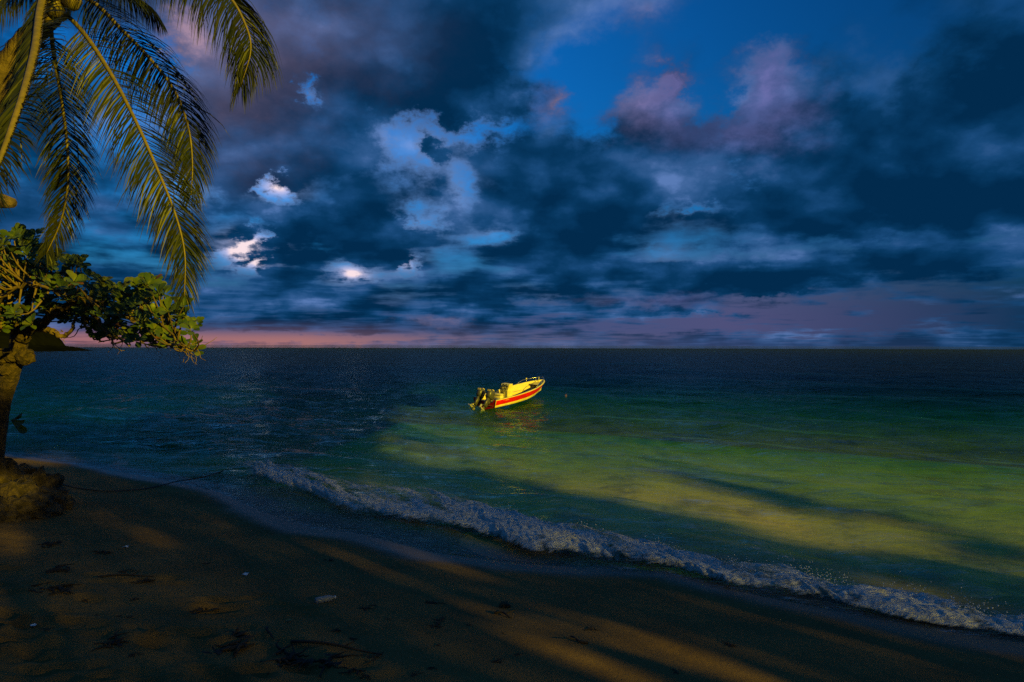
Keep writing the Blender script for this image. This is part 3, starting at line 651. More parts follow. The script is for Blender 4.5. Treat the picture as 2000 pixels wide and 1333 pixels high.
# ------------------------------------------------------------------ coconut palm leaning over from the left
m_leaf = principled('palm_leaflet', (.015, .025, .0045), .45, (.028, .031, .005), 3, spec=.3, trans=.10)
m_rachis = principled('palm_rachis', (.20, .15, .025), .5, (.14, .11, .02), 14, bump=(60, .3, .01))
m_palmbark = principled('palm_bark', (.17, .12, .075), .9, (.09, .065, .045), 9, bump=(22, .8, .04))
m_coco = principled('coconut_husk', (.20, .17, .035), .5, (.26, .19, .05), 7)
def unit(v): return v/(np.linalg.norm(v)+1e-9)
def make_frond(parent, base, pts, name='frond', n=182, llen=.62, width=.0125, droop=.55, fwd=.65, seed=1, rad=.024, up=(0, 0, 1), sides=(1, -1), t0=.12, stiff=1.0, torn=.06):
    r_ = np.random.default_rng(seed); P_ = spline([p-base for p in pts], 70)
    fr = link(name, None, parent)
    tt = np.linspace(0, 1, 70); MB().tube(P_, rad*(1-tt)**.8+.004, 7).obj('rachis', m_rachis, fr)
    tan = np.gradient(P_, axis=0); tan /= np.linalg.norm(tan, axis=1)[:, None]
    mb = MB(); up = np.array(up, float)
    for sg in sides:
        for i in range(n):
            t = t0+(1-t0)*(i+r_.random()*.6)/n; k = min(int(t*69), 68); f = t*69-k
            p = P_[k]*(1-f)+P_[k+1]*f; T_ = unit(tan[k])
            S = unit(np.cross(T_, up))*sg; N = np.cross(S, T_)*sg
            a = R(28+38*(1-t)+r_.normal(0, 5))
            d = unit(S*math.sin(a)+T_*math.cos(a)*fwd+np.array((0, 0, -.10))+r_.normal(0, .05, 3))
            L = llen*(.45+.75*math.sin(math.pi*min(1, (t*.86+.10)))**.8)*(1-.35*t)*r_.uniform(.82, 1.1)
            q = p; seg = 4; w0 = width*(.75+.5*math.sin(math.pi*t)); row = []
            tw = r_.normal(.9, .9); kink = r_.integers(1, 4) if r_.random() < torn else -1
            for j in range(seg+1):
                W_ = unit(np.cross(d, N)+r_.normal(0, .05, 3)+tw*N)
                w = w0*(.7, 1.0, .85, .5, .06)[j]
                row += [q-W_*w*.5, q+W_*w*.5]
                if j == kink: d = unit(d*.3+np.array((r_.normal(0, .4), r_.normal(0, .4), -1.0)))
                d = unit(d+np.array((0, 0, -1.0))*droop*(.35+.35*j)*.5/stiff+r_.normal(0, .025, 3))
                q = q+d*L/seg
            mb.add(row, [(2*j, 2*j+1, 2*j+3, 2*j+2) for j in range(seg)])
    o = mb.obj('leaflets', m_leaf, fr); o['kind'] = 'stuff'
    return fr
CROWN = at(100, 8, 8.0)
pbx, pby = -9.4, 7.6
palm = thing('coconut_palm', 'coconut palm with long drooping fronds in the upper left corner', 'palm tree', (pbx, pby, ground_z(pbx, pby)-.05))
PB = np.array(palm.location)
tr_pts = [PB-PB, np.array((-.1, .05, 1.2)), at(-210, 560, 7.9)-PB, at(-95, 400, 8.0)-PB, at(-45, 280, 8.05)-PB, at(15, 130, 8.1)-PB, CROWN+np.array((0, .05, -.05))-PB]
tp_ = spline(tr_pts, 90); tr_r = np.linspace(.20, .12, 90)+.008*np.sin(np.linspace(0, 1, 90)*2*math.pi*30)
tr_r[:8] += np.linspace(.09, 0, 8); MB().tube(tp_, tr_r, 14).obj('trunk', m_palmbark, palm)
# dead frond base still clinging to the trunk
mb = MB(); mb.tube([at(-60, 380, 7.95)-PB, at(-25, 392, 7.9)-PB, at(5, 398, 7.85)-PB, at(22, 401, 7.8)-PB], [.10, .095, .085, .06], 9); st = mb.obj('dead_frond_base', m_palmbark, palm); st['label'] = 'brown stump of a dead frond on the trunk'
FR = [
  # main frond to the right, hanging low
  dict(pts=[at(105, 12, 8.0), at(160, 68, 7.8), at(215, 150, 7.6), (at(265, 245, 7.5)), at(310, 345, 7.45), at(342, 425, 7.45), at(360, 500, 7.45), at(360, 583, 7.45)], n=260, llen=.66, droop=.50, seed=3, up=(.25, -1, .35), fwd=.8),
  # the frond above it, folding over
  dict(pts=[at(110, -12, 8.1), at(175, 5, 8.1), at(235, 62, 8.1), at(290, 118, 8.05), at(338, 180, 8.0), at(365, 250, 7.95), at(374, 320, 7.95), at(372, 385, 7.95)], n=252, llen=.70, droop=.75, seed=4, up=(.1, -.75, .8), fwd=.75),
  # top right frond whose tip bends down
  dict(pts=[at(110, -25, 8.0), at(190, -70, 7.8), at(290, -85, 7.6), at(380, -60, 7.4), at(440, -10, 7.3), at(474, 45, 7.3), at(487, 100, 7.3), at(468, 172, 7.3)], n=295, llen=.86, droop=1.2, seed=5, up=(.0, -.45, 1), fwd=.5, torn=.12),
  # a shorter one behind it
  dict(pts=[at(115, -5, 8.4), at(170, -20, 8.8), at(230, -15, 9.2), at(280, 12, 9.5), at(310, 45, 9.7)], n=147, llen=.55, droop=.8, seed=6, up=(0, -.4, 1), fwd=.7),
  # near frond with the thick pale midrib, going down and left
  dict(pts=[at(92, -40, 7.9), at(76, 20, 7.2), at(66, 95, 6.6), at(48, 170, 6.1), at(24, 245, 5.75), at(-8, 330, 5.5), at(-60, 430, 5.3), at(-130, 520, 5.2)], n=260, llen=.50, droop=.35, seed=7, up=(-.3, -1, .25), rad=.046, fwd=.55, t0=.05),
  # two hanging behind on the left
  dict(pts=[at(92, 20, 8.2), at(100, 100, 8.4), at(116, 190, 8.6), at(128, 280, 8.7), at(131, 360, 8.7), at(118, 435, 8.7), at(90, 500, 8.7)], n=252, llen=.58, droop=.55, seed=8, up=(.5, -1, .2), fwd=.8),
  # leftwards, mostly outside the picture
  dict(pts=[at(85, -5, 8.0), at(30, -10, 7.8), at(-40, 25, 7.6), at(-110, 90, 7.5), at(-170, 180, 7.5)], n=174, llen=.62, droop=.8, seed=10, up=(0, -.6, 1)),
  dict(pts=[at(88, 5, 8.3), at(50, 70, 8.8), at(0, 170, 9.0), at(-30, 280, 9.1), at(-45, 380, 9.1)], n=174, llen=.62, droop=.6, seed=12, up=(0, -1, .4)),
  dict(pts=[at(95, -20, 8.0), at(100, -110, 7.4), at(140, -190, 6.9), at(190, -220, 6.4)], n=139, llen=.6, droop=.8, seed=13, up=(0, -.6, 1)),
  dict(pts=[at(90, -20, 8.2), at(60, -130, 8.6), at(0, -200, 8.9), at(-80, -210, 9.2)], n=139, llen=.6, droop=.8, seed=14, up=(0, -.6, 1)),
]
for k in FR:
    k = dict(k); pts = k.pop('pts'); make_frond(palm, PB, pts, **k)
for px, py, d, rr in ((100, 12, 7.7, .135), (88, 28, 7.75, .12), (112, 22, 7.85, .12), (135, 2, 7.7, .11)):
    c = at(px, py, d)-PB; MB().lathe([(-rr*1.1, rr*.15), (-rr*.9, rr*.55), (-rr*.3, rr*.98), (rr*.3, rr*.95), (rr*.85, rr*.55), (rr*1.1, rr*.2)], c, unit(np.array((.2*rng.normal(), .2*rng.normal(), 1))), 12).obj('coconut', m_coco, palm)
# ------------------------------------------------------------------ sea almond tree at the left edge
m_bark = principled('almond_bark', (.12, .080, .036), .9, (.040, .028, .015), 14, bump=(22, 1.0, .10))
m_twig = principled('almond_twig', (.20, .135, .055), .8, (.13, .09, .04), 20)
leaf_mats = [principled('almond_leaf', (.070, .115, .009), .45, (.090, .128, .011), 6, spec=.35, trans=.18),
             principled('almond_leaf_dark', (.036, .070, .007), .45, (.052, .086, .008), 6, spec=.35, trans=.18),
             principled('almond_leaf_yellow', (.135, .150, .014), .45, (.105, .130, .012), 6, spec=.35, trans=.18),
             principled('almond_leaf_red', (.16, .055, .014), .5, (.12, .07, .014), 6, trans=.15)]
tx, ty = at(8, 915, 10.4)[:2]
almond = thing('sea_almond_tree', 'low sea almond tree with broad leaf rosettes at the left edge', 'tree', (float(tx), float(ty), ground_z(tx, ty)+.15))
AB = np.array(almond.location)
def LP(px, py, d): return at(px, py, d)-AB
tpts = [LP(-22, 960, 10.4), LP(-12, 905, 10.4), LP(-4, 850, 10.4), LP(6, 790, 10.4), LP(21, 735, 10.4), LP(36, 690, 10.4), LP(38, 655, 10.4)]
trp = spline(tpts, 60); trr = np.interp(np.linspace(0, 1, 60), [0, .2, .5, .8, .88, 1], [.17, .125, .115, .125, .135, .115])
tm = MB().tube(trp, trr, 16); vtx = np.array(tm.v); ctr = np.repeat(trp, 16, 0); out_ = vtx-ctr
vtx = ctr+out_*(1+.20*vnoise3(vtx*np.array((5, 5, 2.2)), 5)+.07*vnoise3(vtx*17, 9))[:, None]; tm.v = vtx.tolist()
trunk = tm.obj('trunk', m_bark, almond)
def knob(c, r_, seed):
    mb = MB(); n, m_ = 30, 20; vs = []
    for i in range(m_):
        for j in range(n):
            th = math.pi*i/(m_-1); ph = 2*math.pi*j/n; vs.append((math.sin(th)*math.cos(ph), math.sin(th)*math.sin(ph), math.cos(th)))
    vs = np.array(vs); vs = vs*(r_*(1+.22*vnoise3(vs*2+seed, seed)+.16*vnoise3(vs*5, seed+2)))[:, None]+c
    mb.add(vs, [(i*n+j, i*n+(j+1) % n, (i+1)*n+(j+1) % n, (i+1)*n+j) for i in range(m_-1) for j in range(n)]); return mb
for i, (px, py, r_) in enumerate(((5, 702, .13), (24, 700, .13), (50, 702, .13), (45, 660, .12), (12, 728, .1))):
    knob(LP(px, py, 10.3), r_*.95, 30+i).obj('burl', m_bark, trunk)
# a second, thinner stem just inside the frame
MB().tube(spline([LP(-40, 950, 10.8), LP(-18, 860, 10.8), LP(-6, 770, 10.8), LP(-8, 700, 10.8), LP(-30, 640, 10.8)], 24), np.linspace(.13, .08, 24), 10).obj('side_stem', m_bark, almond)
# limbs
LIMB = [
 ([(38, 658, 10.4), (60, 648, 10.2), (85, 635, 10.1), (110, 612, 10.0), (150, 598, 9.9), (190, 604, 9.85), (240, 622, 9.8), (300, 640, 9.8), (350, 655, 9.8)], .075),
 ([(60, 648, 10.3), (95, 648, 10.1), (118, 662, 10.0), (140, 650, 9.95), (145, 628, 9.9), (175, 612, 9.9)], .045),
 ([(36, 660, 10.4), (55, 625, 10.5), (56, 592, 10.6), (70, 580, 10.5), (110, 566, 10.4), (150, 590, 10.4), (205, 612, 10.3), (260, 600, 10.2), (320, 610, 10.2)], .060),
 ([(36, 655, 10.4), (20, 610, 10.4), (25, 560, 10.3), (50, 545, 10.2), (90, 540, 10.2), (140, 545, 10.2), (200, 570, 10.1), (260, 572, 10.1)], .055),
 ([(30, 655, 10.4), (0, 600, 10.6), (-20, 540, 10.8), (20, 500, 10.8), (60, 480, 10.7)], .055),
 ([(34, 658, 10.4), (-30, 610, 10.2), (-90, 560, 10.0), (-150, 520, 9.8)], .055),
 ([(34, 655, 10.4), (10, 640, 10.0), (-5, 600, 9.6), (20, 575, 9.4), (60, 560, 9.3), (110, 575, 9.2), (170, 585, 9.2)], .045),
 ([(175, 612, 9.9), (200, 640, 9.85), (215, 662, 9.8), (250, 668, 9.8), (300, 672, 9.8), (360, 684, 9.8)], .028),
 ([(300, 640, 9.8), (340, 664, 9.7), (380, 690, 9.7)], .022),
 ([(150, 598, 9.9), (165, 625, 9.9), (175, 655, 9.9), (200, 672, 9.9)], .02)]
limb_pts = []
for pl, r0 in LIMB:
    sp = spline([LP(*p) for p in pl], 40); sp[1:-1] += rng.normal(0, .012, (38, 3)); limb_pts.append(sp)
    MB().tube(sp, np.linspace(r0, r0*.28, 40), 8).obj('limb', m_bark if r0 > .05 else m_twig, almond)
LIMBS = np.vstack(limb_pts)
POLY = np.array([(-60, 470), (20, 462), (50, 458), (85, 490), (112, 512), (150, 506), (172, 530), (190, 552), (222, 566), (250, 552), (300, 550), (330, 576), (362, 604), (386, 628), (396, 655), (380, 690), (340, 690), (290, 676), (225, 668), (185, 655), (150, 640), (100, 620), (80, 640), (40, 640), (-60, 660)])
def inside(x, y):
    c = False; n = len(POLY); j = n-1
    for i in range(n):
        xi, yi = POLY[i]; xj, yj = POLY[j]
        if (yi > y) != (yj > y) and x < (xj-xi)*(y-yi)/(yj-yi)+xi: c = not c
        j = i
    return c
ros = []
while len(ros) < 250:
    px, py = rng.uniform(-60, 398), rng.uniform(455, 692)
    if not inside(px, py): continue
    d = 10.1+rng.normal(0, .55)
    if any(abs(px-a)+abs(py-b) < 9 and abs(d-c) < .5 for a, b, c in ros): continue
    ros.append((px, py, d))
# rosettes that stand out along the upper outline and in front
ros += [(2, 520, 9.4), (30, 528, 9.35), (52, 505, 9.4), (93, 525, 9.3), (55, 615, 9.3), (63, 640, 9.2), (150, 520, 9.6), (140, 515, 9.7), (218, 575, 9.6), (228, 620, 9.3), (285, 558, 9.6), (300, 556, 9.7), (268, 597, 9.4), (318, 583, 9.6), (350, 620, 9.6), (370, 640, 9.6), (20, 470, 10.9), (70, 465, 10.9), (255, 660, 9.6), (205, 585, 9.4), (120, 570, 9.3), (175, 590, 9.4)]
def leaf_mesh(nm, mat, curl):
    prof = [(0, .012), (.10, .05), (.30, .16), (.52, .26), (.72, .30), (.88, .23), (.97, .10), (1.0, .012)]
    vs = []
    for x, w in prof:
        z = .16*math.sin(x*2.2)*curl-.10*x*x*curl
        vs += [(x, -w, z+.10*w), (x, 0, z-.02), (x, w, z+.10*w)]
    fs = []
    for i in range(len(prof)-1):
        a = 3*i; fs += [(a, a+3, a+4, a+1), (a+1, a+4, a+5, a+2)]
    return mesh_of(nm, vs, fs, mat)
leaf_kinds = [leaf_mesh('leaf', leaf_mats[i], c) for i in range(4) for c in (.6, 1.0, 1.5)]
LEAF_V = [np.array([v.co for v in me.vertices]) for me in leaf_kinds]; LEAF_F = [tuple(p.vertices) for p in leaf_kinds[0].polygons]
leaves = []; twigs = MB()
for ri, (px, py, d) in enumerate(ros):
    c = LP(px, py, d)
    j = int(np.argmin(np.linalg.norm(LIMBS-c+np.array((0, 0, .1)), axis=1))); b0 = LIMBS[j]
    mid = (b0+c)/2+rng.normal(0, .05, 3)+np.array((0, 0, -.05)); twigs.tube(spline([b0, mid, c], 6), np.linspace(.016, .007, 6), 5, False)
    ax = unit(np.array((rng.normal(.35, .4), rng.normal(-.8, .4), 1.0)))
    u_ = unit(np.cross(ax, (0.3, 1, 0))); w_ = np.cross(ax, u_); nl = rng.integers(6, 11); a0 = rng.random()*6.28
    for k in range(nl):
        a = a0+k*2.4; lift = rng.uniform(.15, .85)*(1-.25*(k/nl)); rad = u_*math.cos(a)+w_*math.sin(a)
        dr = unit(rad+ax*lift); sd = unit(np.cross(ax, dr)); nn = np.cross(dr, sd); ln = rng.uniform(.09, .175)
        q = rng.random(); kind = 3 if q < .02 else 2 if q < .22 else 1 if q < .55 else 0
        M = Matrix((( *(dr*ln)[:1], 0, 0, 0), (0, 0, 0, 0), (0, 0, 0, 0), (0, 0, 0, 1)))
        M = Matrix([[dr[i]*ln, sd[i]*ln, nn[i]*ln, (c+dr*.015)[i]] for i in range(3)]+[[0, 0, 0, 1]])
        leaves.append((float((c+AB)[1]), kind*3+int(rng.integers(3)), M))
twigs.obj('twigs', m_twig, almond)['kind'] = 'stuff'
# bare twigs hanging under the crown
bare = MB()
for px, py, n_ in ((205, 668, 3), (240, 668, 3), (275, 672, 3), (300, 676, 3), (335, 684, 4), (360, 686, 5), (380, 688, 4), (115, 655, 2), (150, 655, 2)):
    for k in range(n_):
        p = LP(px+rng.normal(0, 8), py-6, 9.8+rng.normal(0, .2)); dd = unit(np.array((rng.normal(.5, .5), rng.normal(0, .3), rng.normal(-.35, .3)))); q = [p]
        for s_ in range(6): p = p+dd*.055; dd = unit(dd+rng.normal(0, .45, 3)); q.append(p)
        bare.tube(q, np.linspace(.008, .003, 7), 5, False)
bare.obj('bare_twigs', m_twig, almond)['kind'] = 'stuff'
# leaf tuft sprouting from the trunk
for k, (px, py) in enumerate(((44, 812), (48, 828), (40, 836), (52, 850), (34, 818))):
    a, b_ = LP(22, 826, 10.2), LP(px, py, 10.1); dr = unit(b_-a); ln = float(np.linalg.norm(b_-a)); sd = unit(np.cross(dr, (0, -1, .6))); nn = np.cross(dr, sd)
    leaves.append((9.0, 3+k % 3, Matrix([[dr[i]*ln, sd[i]*ln*.5, nn[i]*ln, a[i]] for i in range(3)]+[[0, 0, 0, 1]])))
leaves.sort(key=lambda l: l[0])
for d, kd, M in leaves[:300]:
    o = link('leaf', leaf_kinds[kd], almond); o.matrix_basis = M
rest = {}
for d, kd, M in leaves[300:]:
    mb = rest.setdefault(kd//3, MB()); Mn = np.array(M); mb.add(LEAF_V[kd]@Mn[:3, :3].T+Mn[:3, 3], LEAF_F)
for kd, mb in rest.items():
    o = mb.obj('foliage', leaf_mats[kd], almond); o['kind'] = 'stuff'

# ------------------------------------------------------------------ rocks round the foot of the tree
m_rock = principled('coral_rock', (.15, .105, .046), .95, (.045, .032, .018), 7, bump=(9, 1.0, .16))
def rock_mesh(seed, sx, sy, sz):
    mb = knob(np.zeros(3), 1.0, seed); vs = np.array(mb.v)
    n_ = vs/np.linalg.norm(vs, axis=1)[:, None]; vs = n_*(1+.45*vnoise3(n_*1.7+seed, seed)+.34*vnoise3(n_*3.9, seed+1)+.22*vnoise3(n_*8, seed+2))[:, None]
    vs = np.sign(vs)*np.abs(vs)**.9*np.array((sx, sy, sz)); mb.v = vs.tolist(); return mb.mesh('rock', m_rock)
ROCKS = [((12, 945), .34, 'pale lit rock touching the foot of the almond trunk'), ((40, 940), .26, 'rounded rock on top of the pile right of the trunk'),
 ((20, 985), .33, 'large pale rock in front of the trunk at the picture edge'), ((62, 962), .30, 'middle rock of the pile at the foot of the tree'),
 ((88, 975), .26, 'dark rock on the seaward shoulder of the pile'), ((112, 990), .20, 'outermost small dark rock of the pile, nearest the rope'),
 ((75, 1000), .26, 'low dark rock at the front of the pile'), ((45, 1005), .26, 'dark rock half buried in sand in front of the pile'), ((98, 1003), .16, 'small rock at the front right corner of the pile'),
 ((8, 1012), .24, 'lowest rock of the pile at the left picture edge'), ((92, 950), .18, 'small rock behind the shoulder of the pile')]
for i, ((px, py), s_, lab) in enumerate(ROCKS):
    p = on_sand(px, py+s_*95); hgt = 0 if py > 955 else .30
    o = link('rock', rock_mesh(200+i, s_*rng.uniform(.9, 1.2), s_*rng.uniform(.8, 1.1), s_*rng.uniform(.6, .85)), None, lab, 'rock', 'rocks round the foot of the almond tree')
    q = at(px, py, float(p[1])+.35+hgt); o.location = tuple(float(c) for c in q); o.rotation_euler = (rng.normal(0, .3), rng.normal(0, .3), rng.uniform(0, 6))
# ------------------------------------------------------------------ things lying on the sand
m_rope = principled('wet_rope', (.035, .032, .03), .8, (.06, .055, .05), 40)
rp = []
for px, py in ((95, 938), (130, 954), (180, 964), (225, 966), (290, 960), (350, 949), (400, 942), (440, 930), (468, 923)):
    q = on_sand(px, py); q[2] = max(q[2], .05)+.02; rp.append(q)
rp = spline(rp, 60)
link('mooring_rope', MB().tube(rp, .011, 6).mesh('mooring_rope', m_rope), None, 'dark mooring rope running from the rocks across the sand into the water', 'rope')

m_weed = principled('dried_seaweed', (.022, .016, .010), .9, (.04, .028, .016), 30)
m_stick = principled('driftwood', (.05, .036, .022), .9, (.03, .022, .014), 25)
def weed_mesh(seed, n=9, size=.14, flatness=.25):
    r_ = np.random.default_rng(seed); mb = MB()
    for k in range(n):
        p = np.array((r_.normal(0, size*.45), r_.normal(0, size*.25), .012)); a = r_.uniform(0, 6.28); d = np.array((math.cos(a), math.sin(a)*.6, r_.uniform(0, .05))); q = [p]
        for s_ in range(5): p = p+unit(d)*size*.22; p[2] = max(p[2], .006); d = d+np.array((r_.normal(0, .5), r_.normal(0, .5), r_.normal(-.08, .08))); q.append(p)
        mb.tube(q, np.linspace(size*.06, size*.02, 6), 5)
    for k in range(n//2):
        c = np.array((r_.normal(0, size*.5), r_.normal(0, size*.3), .015)); a = r_.uniform(0, 6.28); e1 = np.array((math.cos(a), math.sin(a), r_.normal(0, .2)))*size*.35; e2 = np.array((-math.sin(a), math.cos(a), r_.normal(0, .3)))*size*.13
        mb.add([c-e1, c+e2*.9+e1*.1, c+e1, c-e2-e1*.1, c+np.array((0, 0, .012))], [(0, 3, 4), (3, 2, 4), (2, 1, 4), (1, 0, 4)])
    return mb.mesh('seaweed_clump', m_weed)
weeds = [weed_mesh(300+i, 6+i, .12+.015*i) for i in range(7)]
def lay(name, me, px, py, sc_, label, cat, group=None, rz=None, lift=0.0):
    p = on_sand(px, py); o = link(name, me, None, label, cat, group); o.location = (float(p[0]), float(p[1]), float(p[2])+lift)
    o.rotation_euler = (0, 0, rng.uniform(0, 6.28) if rz is None else rz); o.scale = (sc_,)*3; return o
BIG = [((200, 1085), 0.96, 'long tangle of dark seaweed just left below the upper white scrap'), ((245, 1122), 0.64, 'dark seaweed wisp right below the long tangle'), ((290, 1142), 0.80, 'flat dark seaweed strand in the scuffed sand'),
 ((390, 1195), 1.04, 'thick dark clump of seaweed in the middle of the scuffed sand'), ((470, 1262), 1.20, 'big forked tangle of seaweed near the bottom of the picture'), ((560, 1292), 0.96, 'twiggy seaweed clump right of the forked tangle'),
 ((630, 1305), 0.80, 'seaweed clump at the bottom edge left of the middle'), ((690, 1318), 0.72, 'rightmost seaweed clump along the bottom edge'), ((645, 1098), 0.52, 'lone dark tuft of weed beside the left light streak'), ((110, 1120), 1.12, 'dark heap of weed on the bank below the rocks'),
 ((95, 1070), 0.96, 'dark weed draped over the top of the bank below the rocks'), ((105, 1160), 1.04, 'dark weed at the foot of the bank below the rocks'), ((220, 1265), 0.72, 'faint dark weed in the lower left sand')]
for i, ((px, py), s_, lab) in enumerate(BIG): lay('seaweed_clump', weeds[i % 7], px, py, s_, lab, 'seaweed')
for k in range(70):
    px = rng.uniform(90, 1750); py = rng.uniform(985, 1325)
    if py < 940+.19*px+50: continue
    lay('seaweed_scrap', weeds[int(rng.integers(7))], px, py, rng.uniform(.15, .4), 'small dark scrap of dried weed lying on the open sand', 'seaweed', 'small scraps of weed on the sand')
for (px, py), ln, rz, lab in (((250, 1138), .55, .1, 'thin dark stick lying left of the seaweed strand'), ((1130, 1255), .18, 2.6, 'short dark stick near the second light streak'), ((985, 1204), .2, -.5, 'curved twig lying in the bright patch below the stone'), ((660, 1268), .8, -.25, 'long dark twig in the sand above the bottom edge')):
    q = [np.array((ln*(t-.5), .03*math.sin(5*t), .012+.01*math.sin(3*t))) for t in np.linspace(0, 1, 8)]; mb = MB().tube(q, np.linspace(.013, .006, 8), 6); mb.tube([q[4], q[4]+np.array((.06, .07, .02))], [.007, .004], 5)
    lay('stick', mb.mesh('stick', m_stick), px, py, 1, lab, 'stick', None, rz)
m_scrap = principled('white_plastic', (.75, .76, .78), .5, (.6, .62, .65), 20)
def scrap_mesh(seed, s_):
    r_ = np.random.default_rng(seed); n = 7; c = np.stack(np.meshgrid(np.linspace(-1, 1, n), np.linspace(-.7, .7, n)), -1); z = .35*vnoise(c[..., 0]*1.6+seed, c[..., 1]*1.6, seed)+.35
    c = c+r_.normal(0, .06, c.shape); return grid_mesh('plastic_scrap', np.concatenate((c, z[..., None]), -1)*s_, m_scrap)
lay('plastic_scrap', scrap_mesh(3, .03), 248, 1074, 1, 'upper small white scrap of plastic on the dark sand', 'litter')
lay('plastic_scrap', scrap_mesh(5, .035), 482, 1125, 1, 'white scrap of plastic above the scuffed sand', 'litter')
lay('plastic_scrap', scrap_mesh(8, .022), 70, 1232, 1, 'tiny pale scrap in the lower left sand', 'litter')
# clear plastic bottle
m_pet, g_ = mat_new('clear_plastic'); b_ = g_.new('ShaderNodeBsdfPrincipled'); o_ = g_.new('ShaderNodeOutputMaterial')
b_.inputs['Base Color'].default_value = (.35, .37, .40, 1); b_.inputs['Roughness'].default_value = .18; b_.inputs['Transmission Weight'].default_value = .35
g_.put(b_.inputs['Roughness'], g_.m('ADD', .12, g_.m('MULTIPLY', g_.noise(g_.new('ShaderNodeTexCoord').outputs['Object'], 30, 3), .3))); g_.nt.links.new(b_.outputs[0], o_.inputs[0])
p = on_sand(638, 1177); bot = thing('plastic_bottle', 'clear plastic bottle lying on the sand', 'bottle', p+np.array((0, 0, .026)), (0, 0, R(32)))
MB().lathe([(-.10, .02), (-.095, .03), (-.03, .031), (-.025, .028), (.0, .031), (.03, .030), (.06, .02), (.075, .012), (.085, .012)], (0, 0, 0), (1, 0, 0), 14).obj('bottle_body', m_pet, bot)
MB().lathe([(.085, .015), (.10, .015)], (0, 0, 0), (1, 0, 0), 12).obj('cap', m_scrap, bot)
lay('stone', rock_mesh(260, .055, .045, .035), 986, 1187, 1, 'small pale stone above the second light streak', 'stone', None, .4, .01)
link_y = lay('dry_leaf', leaf_kinds[6], 558, 1219, .07, 'small fallen yellow leaf on the sand', 'leaf', None, .6, .012)
# ------------------------------------------------------------------ far headland on the left
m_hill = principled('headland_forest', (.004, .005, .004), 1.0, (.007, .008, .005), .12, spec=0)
hp = []; nx_, ny_ = 120, 24
u = np.linspace(0, 1, nx_)[None, :]; w = np.linspace(0, 1, ny_)[:, None]
HXc = -330+155*u+0*w; HYc = 250+40*w+0*u-30*(1-u)
HZ = np.sin(np.clip(w*1.6, 0, 1)*math.pi/2)*(2.2+15*np.clip((.915-u)/.06, 0, 1)**.7*(.6+.4*(1-u)))*np.clip((1-u)*14, 0, 1)*(1+.18*fbm(HXc*.09, HYc*.09, 5, 4))+1.3*np.abs(fbm(HXc*.5, HYc*.4, 15, 3))*np.clip((1-u)*8, 0, 1)-.3
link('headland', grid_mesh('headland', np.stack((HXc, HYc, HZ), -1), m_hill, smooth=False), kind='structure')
# ------------------------------------------------------------------ unseen trees behind the camera, crowns shaped to shade the sand and shallows
# u runs across the light (towards the sea), q is the height at which a ray of the low light crosses the plane w = 0
LH = np.array((-math.sin(SUN_AZ), -math.cos(SUN_AZ)))           # the way the light travels over the ground
UH = np.array((-LH[1], LH[0])); UH = UH if UH[1] > 0 else -UH
def uq(p): return float(p[0]*UH[0]+p[1]*UH[1]), float(p[2]+(p[0]*LH[0]+p[1]*LH[1])*TAN)
GAPS = []      # openings cut in the foliage where light should land: u, q, half widths, and how open
def gap(px, py, wu, wq, sea=False, k=1.0):
    p = np.array((*sea_pt(px, py), -.15)) if sea else on_sand(px, py); u_, q_ = uq(p); GAPS.append((u_, q_, wu, wq, k))
SUNNY = (  # streaks on the sand
 (640, 1075, .10, .12), (700, 1098, .11, .15), (770, 1128, .10, .14), (800, 1080, .14, .2), (880, 1110, .16, .18), (955, 1195, .12, .12), (1010, 1215, .12, .12), (285, 1050, .16, .10), (320, 1057, .14, .10),
 (1090, 1265, .18, .16), (1150, 1295, .2, .16), (1430, 1310, .22, .14), (1480, 1328, .22, .14), (1160, 1240, .12, .14), (1270, 1275, .14, .14), (1330, 1262, .12, .14), (1240, 1320, .2, .12), (15, 1060, .25, .12), (1250, 1245, .10, .10))
for px, py, wu, wq in SUNNY: gap(px, py, wu*.62, wq*.7)
for s_ in ((1560, 1022, .60, .16), (1680, 1040, .50, .14), (1310, 970, .50, .26), (1390, 985, .45, .16), (1740, 1130, .3, .1)): gap(*s_, sea=True)
for px, py, d, wu, wq in ((5, 965, 10.2, .22, .22), (25, 700, 10.4, .4, .3)): u_, q_ = uq(at(px, py, d)); GAPS.append((u_, q_, wu, wq, 1))
SHADY = []     # leaf clumps added to throw dark patches on the open water
for px, py, wu, wq in ((1330, 905, .35, .12), (1420, 930, .55, .22), (1500, 945, .55, .2), (1580, 968, .40, .16), (1700, 975, .3, .14), (1810, 1000, .35, .12), (1120, 965, .5, .25), (1940, 1050, .6, .12)):
    u_, q_ = uq((*sea_pt(px, py), -.2)); SHADY.append((u_, q_, wu*1.35, wq*1.7))
for px, py, wu, wq in ((700, 830, 1.6, .9), (560, 850, 1.6, .9), (400, 820, 2.2, 1.2), (820, 855, .9, .45)):
    u_, q_ = uq((*sea_pt(px, py), -.5)); SHADY.append((u_, q_, wu, wq))
m_shadeleaf = principled('shade_leaf', (.05, .08, .015), .5, (.07, .09, .02), 4, trans=.2)
DW = -24.0
def place(u_, q_, w_): xy = UH*u_+LH*(DW+w_); return np.array((xy[0], xy[1], q_-(DW+w_)*TAN))
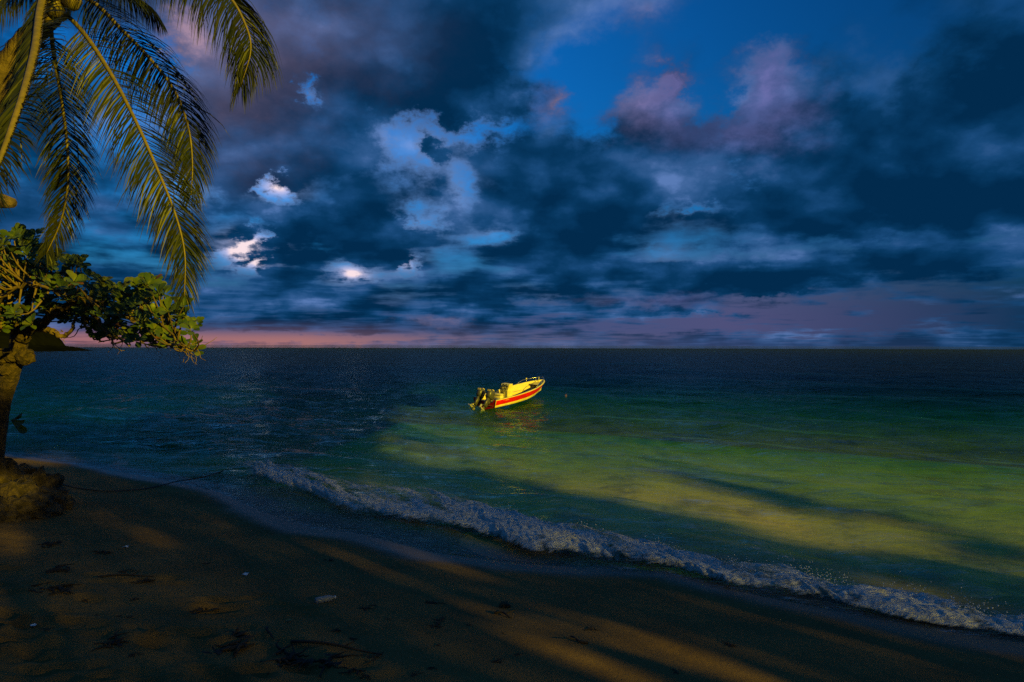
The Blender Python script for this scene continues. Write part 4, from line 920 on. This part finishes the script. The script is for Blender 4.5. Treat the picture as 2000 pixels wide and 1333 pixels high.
def crown(u0, u1, n, seed):
    r_ = np.random.default_rng(seed); n *= 2
    U = r_.uniform(u0-.3, u1+.3, n); Qv = r_.uniform(-.8, 5.9, n); Wv = r_.normal(0, 1.6, n)
    side = 10.9+.15*np.sin(Qv*5)+.9*fbm(Qv*2.3, Qv*0+1.7, 5, 4, .65)+r_.normal(0, .18, n); top = 5.3+.3*np.sin(U*1.3)
    keep = (U < side) & (Qv < top) & ~((U > 6.4) & (U < 8.5) & (r_.random(n) < .45))  # leaves thinned in one band so more light reaches the foam
    for a, b_, c_, d_, k_ in GAPS: keep &= ((U-a)/c_)**2+((Qv-b_)/d_)**2 > r_.uniform(.7, 1.9, n)
    if u1 > 9:
        for a, b_, c_, d_ in SHADY: keep |= (U >= side-.5) & (((U-a)/c_)**2+((Qv-b_)/d_)**2 < r_.uniform(.5, 1.1, n))
    U, Qv, Wv = U[keep], Qv[keep], Wv[keep]; m_ = len(U)
    c = UH*U[:, None]+LH*(DW+Wv)[:, None]; c = np.concatenate((c, (Qv-(DW+Wv)*TAN)[:, None]), 1)
    un = lambda v_: v_/np.linalg.norm(v_, axis=1)[:, None]
    a = un(r_.normal(0, 1, (m_, 3))); b_ = un(np.cross(a, r_.normal(0, 1, (m_, 3)))); s_ = r_.uniform(.05, .11, m_)[:, None]
    vs = np.stack((c-a*s_, c+b_*s_*.55, c+a*s_, c-b_*s_*.55), 1).reshape(-1, 3)
    return vs, np.arange(4*m_).reshape(-1, 4)
for i, (u0, u1, nn) in enumerate(((-7.5, -1, 17000), (-1, 4.5, 16000), (4.5, 14.5, 33000))):
    uc = (u0+min(u1, 9))/2; base = place(uc, 0, 0); base[2] = ground_z(base[0], base[1])
    t_ = thing('shade_tree', ('unseen broad tree farthest inland behind the viewer, crown shaped for its shadow', 'unseen broad tree in the middle behind the viewer, crown shaped for its shadow', 'unseen broad tree on the water side behind the viewer, crown shaped for its shadow')[i], 'tree', base)
    vs, fs = crown(u0, u1, nn, 500+i); o = link('crown', mesh_of('crown', np.array(vs)-base, fs, m_shadeleaf, False), t_); o['kind'] = 'stuff'
    cz = place(uc, 1.6, 0)-base; tm = MB().tube(spline([np.zeros(3)-np.array((0, 0, .2)), np.array((.15, .1, cz[2]*.35)), cz*np.array((1, 1, .75)), cz], 24), np.linspace(.34, .12, 24), 12); 
    tm.obj('trunk', m_bark, t_)
    for k in range(6):
        e = place(np.random.default_rng(k+9*i).uniform(u0+.5, min(u1, 10.5)-.3), np.random.default_rng(k+40).uniform(.2, 3.4), np.random.default_rng(k+77).normal(0, 1.2))-base
        s0 = cz*(.6+.06*k); MB().tube(spline([s0, (s0+e)/2+np.array((0, 0, .3)), e], 10), np.linspace(.11, .03, 10), 7).obj('limb', m_bark, t_)
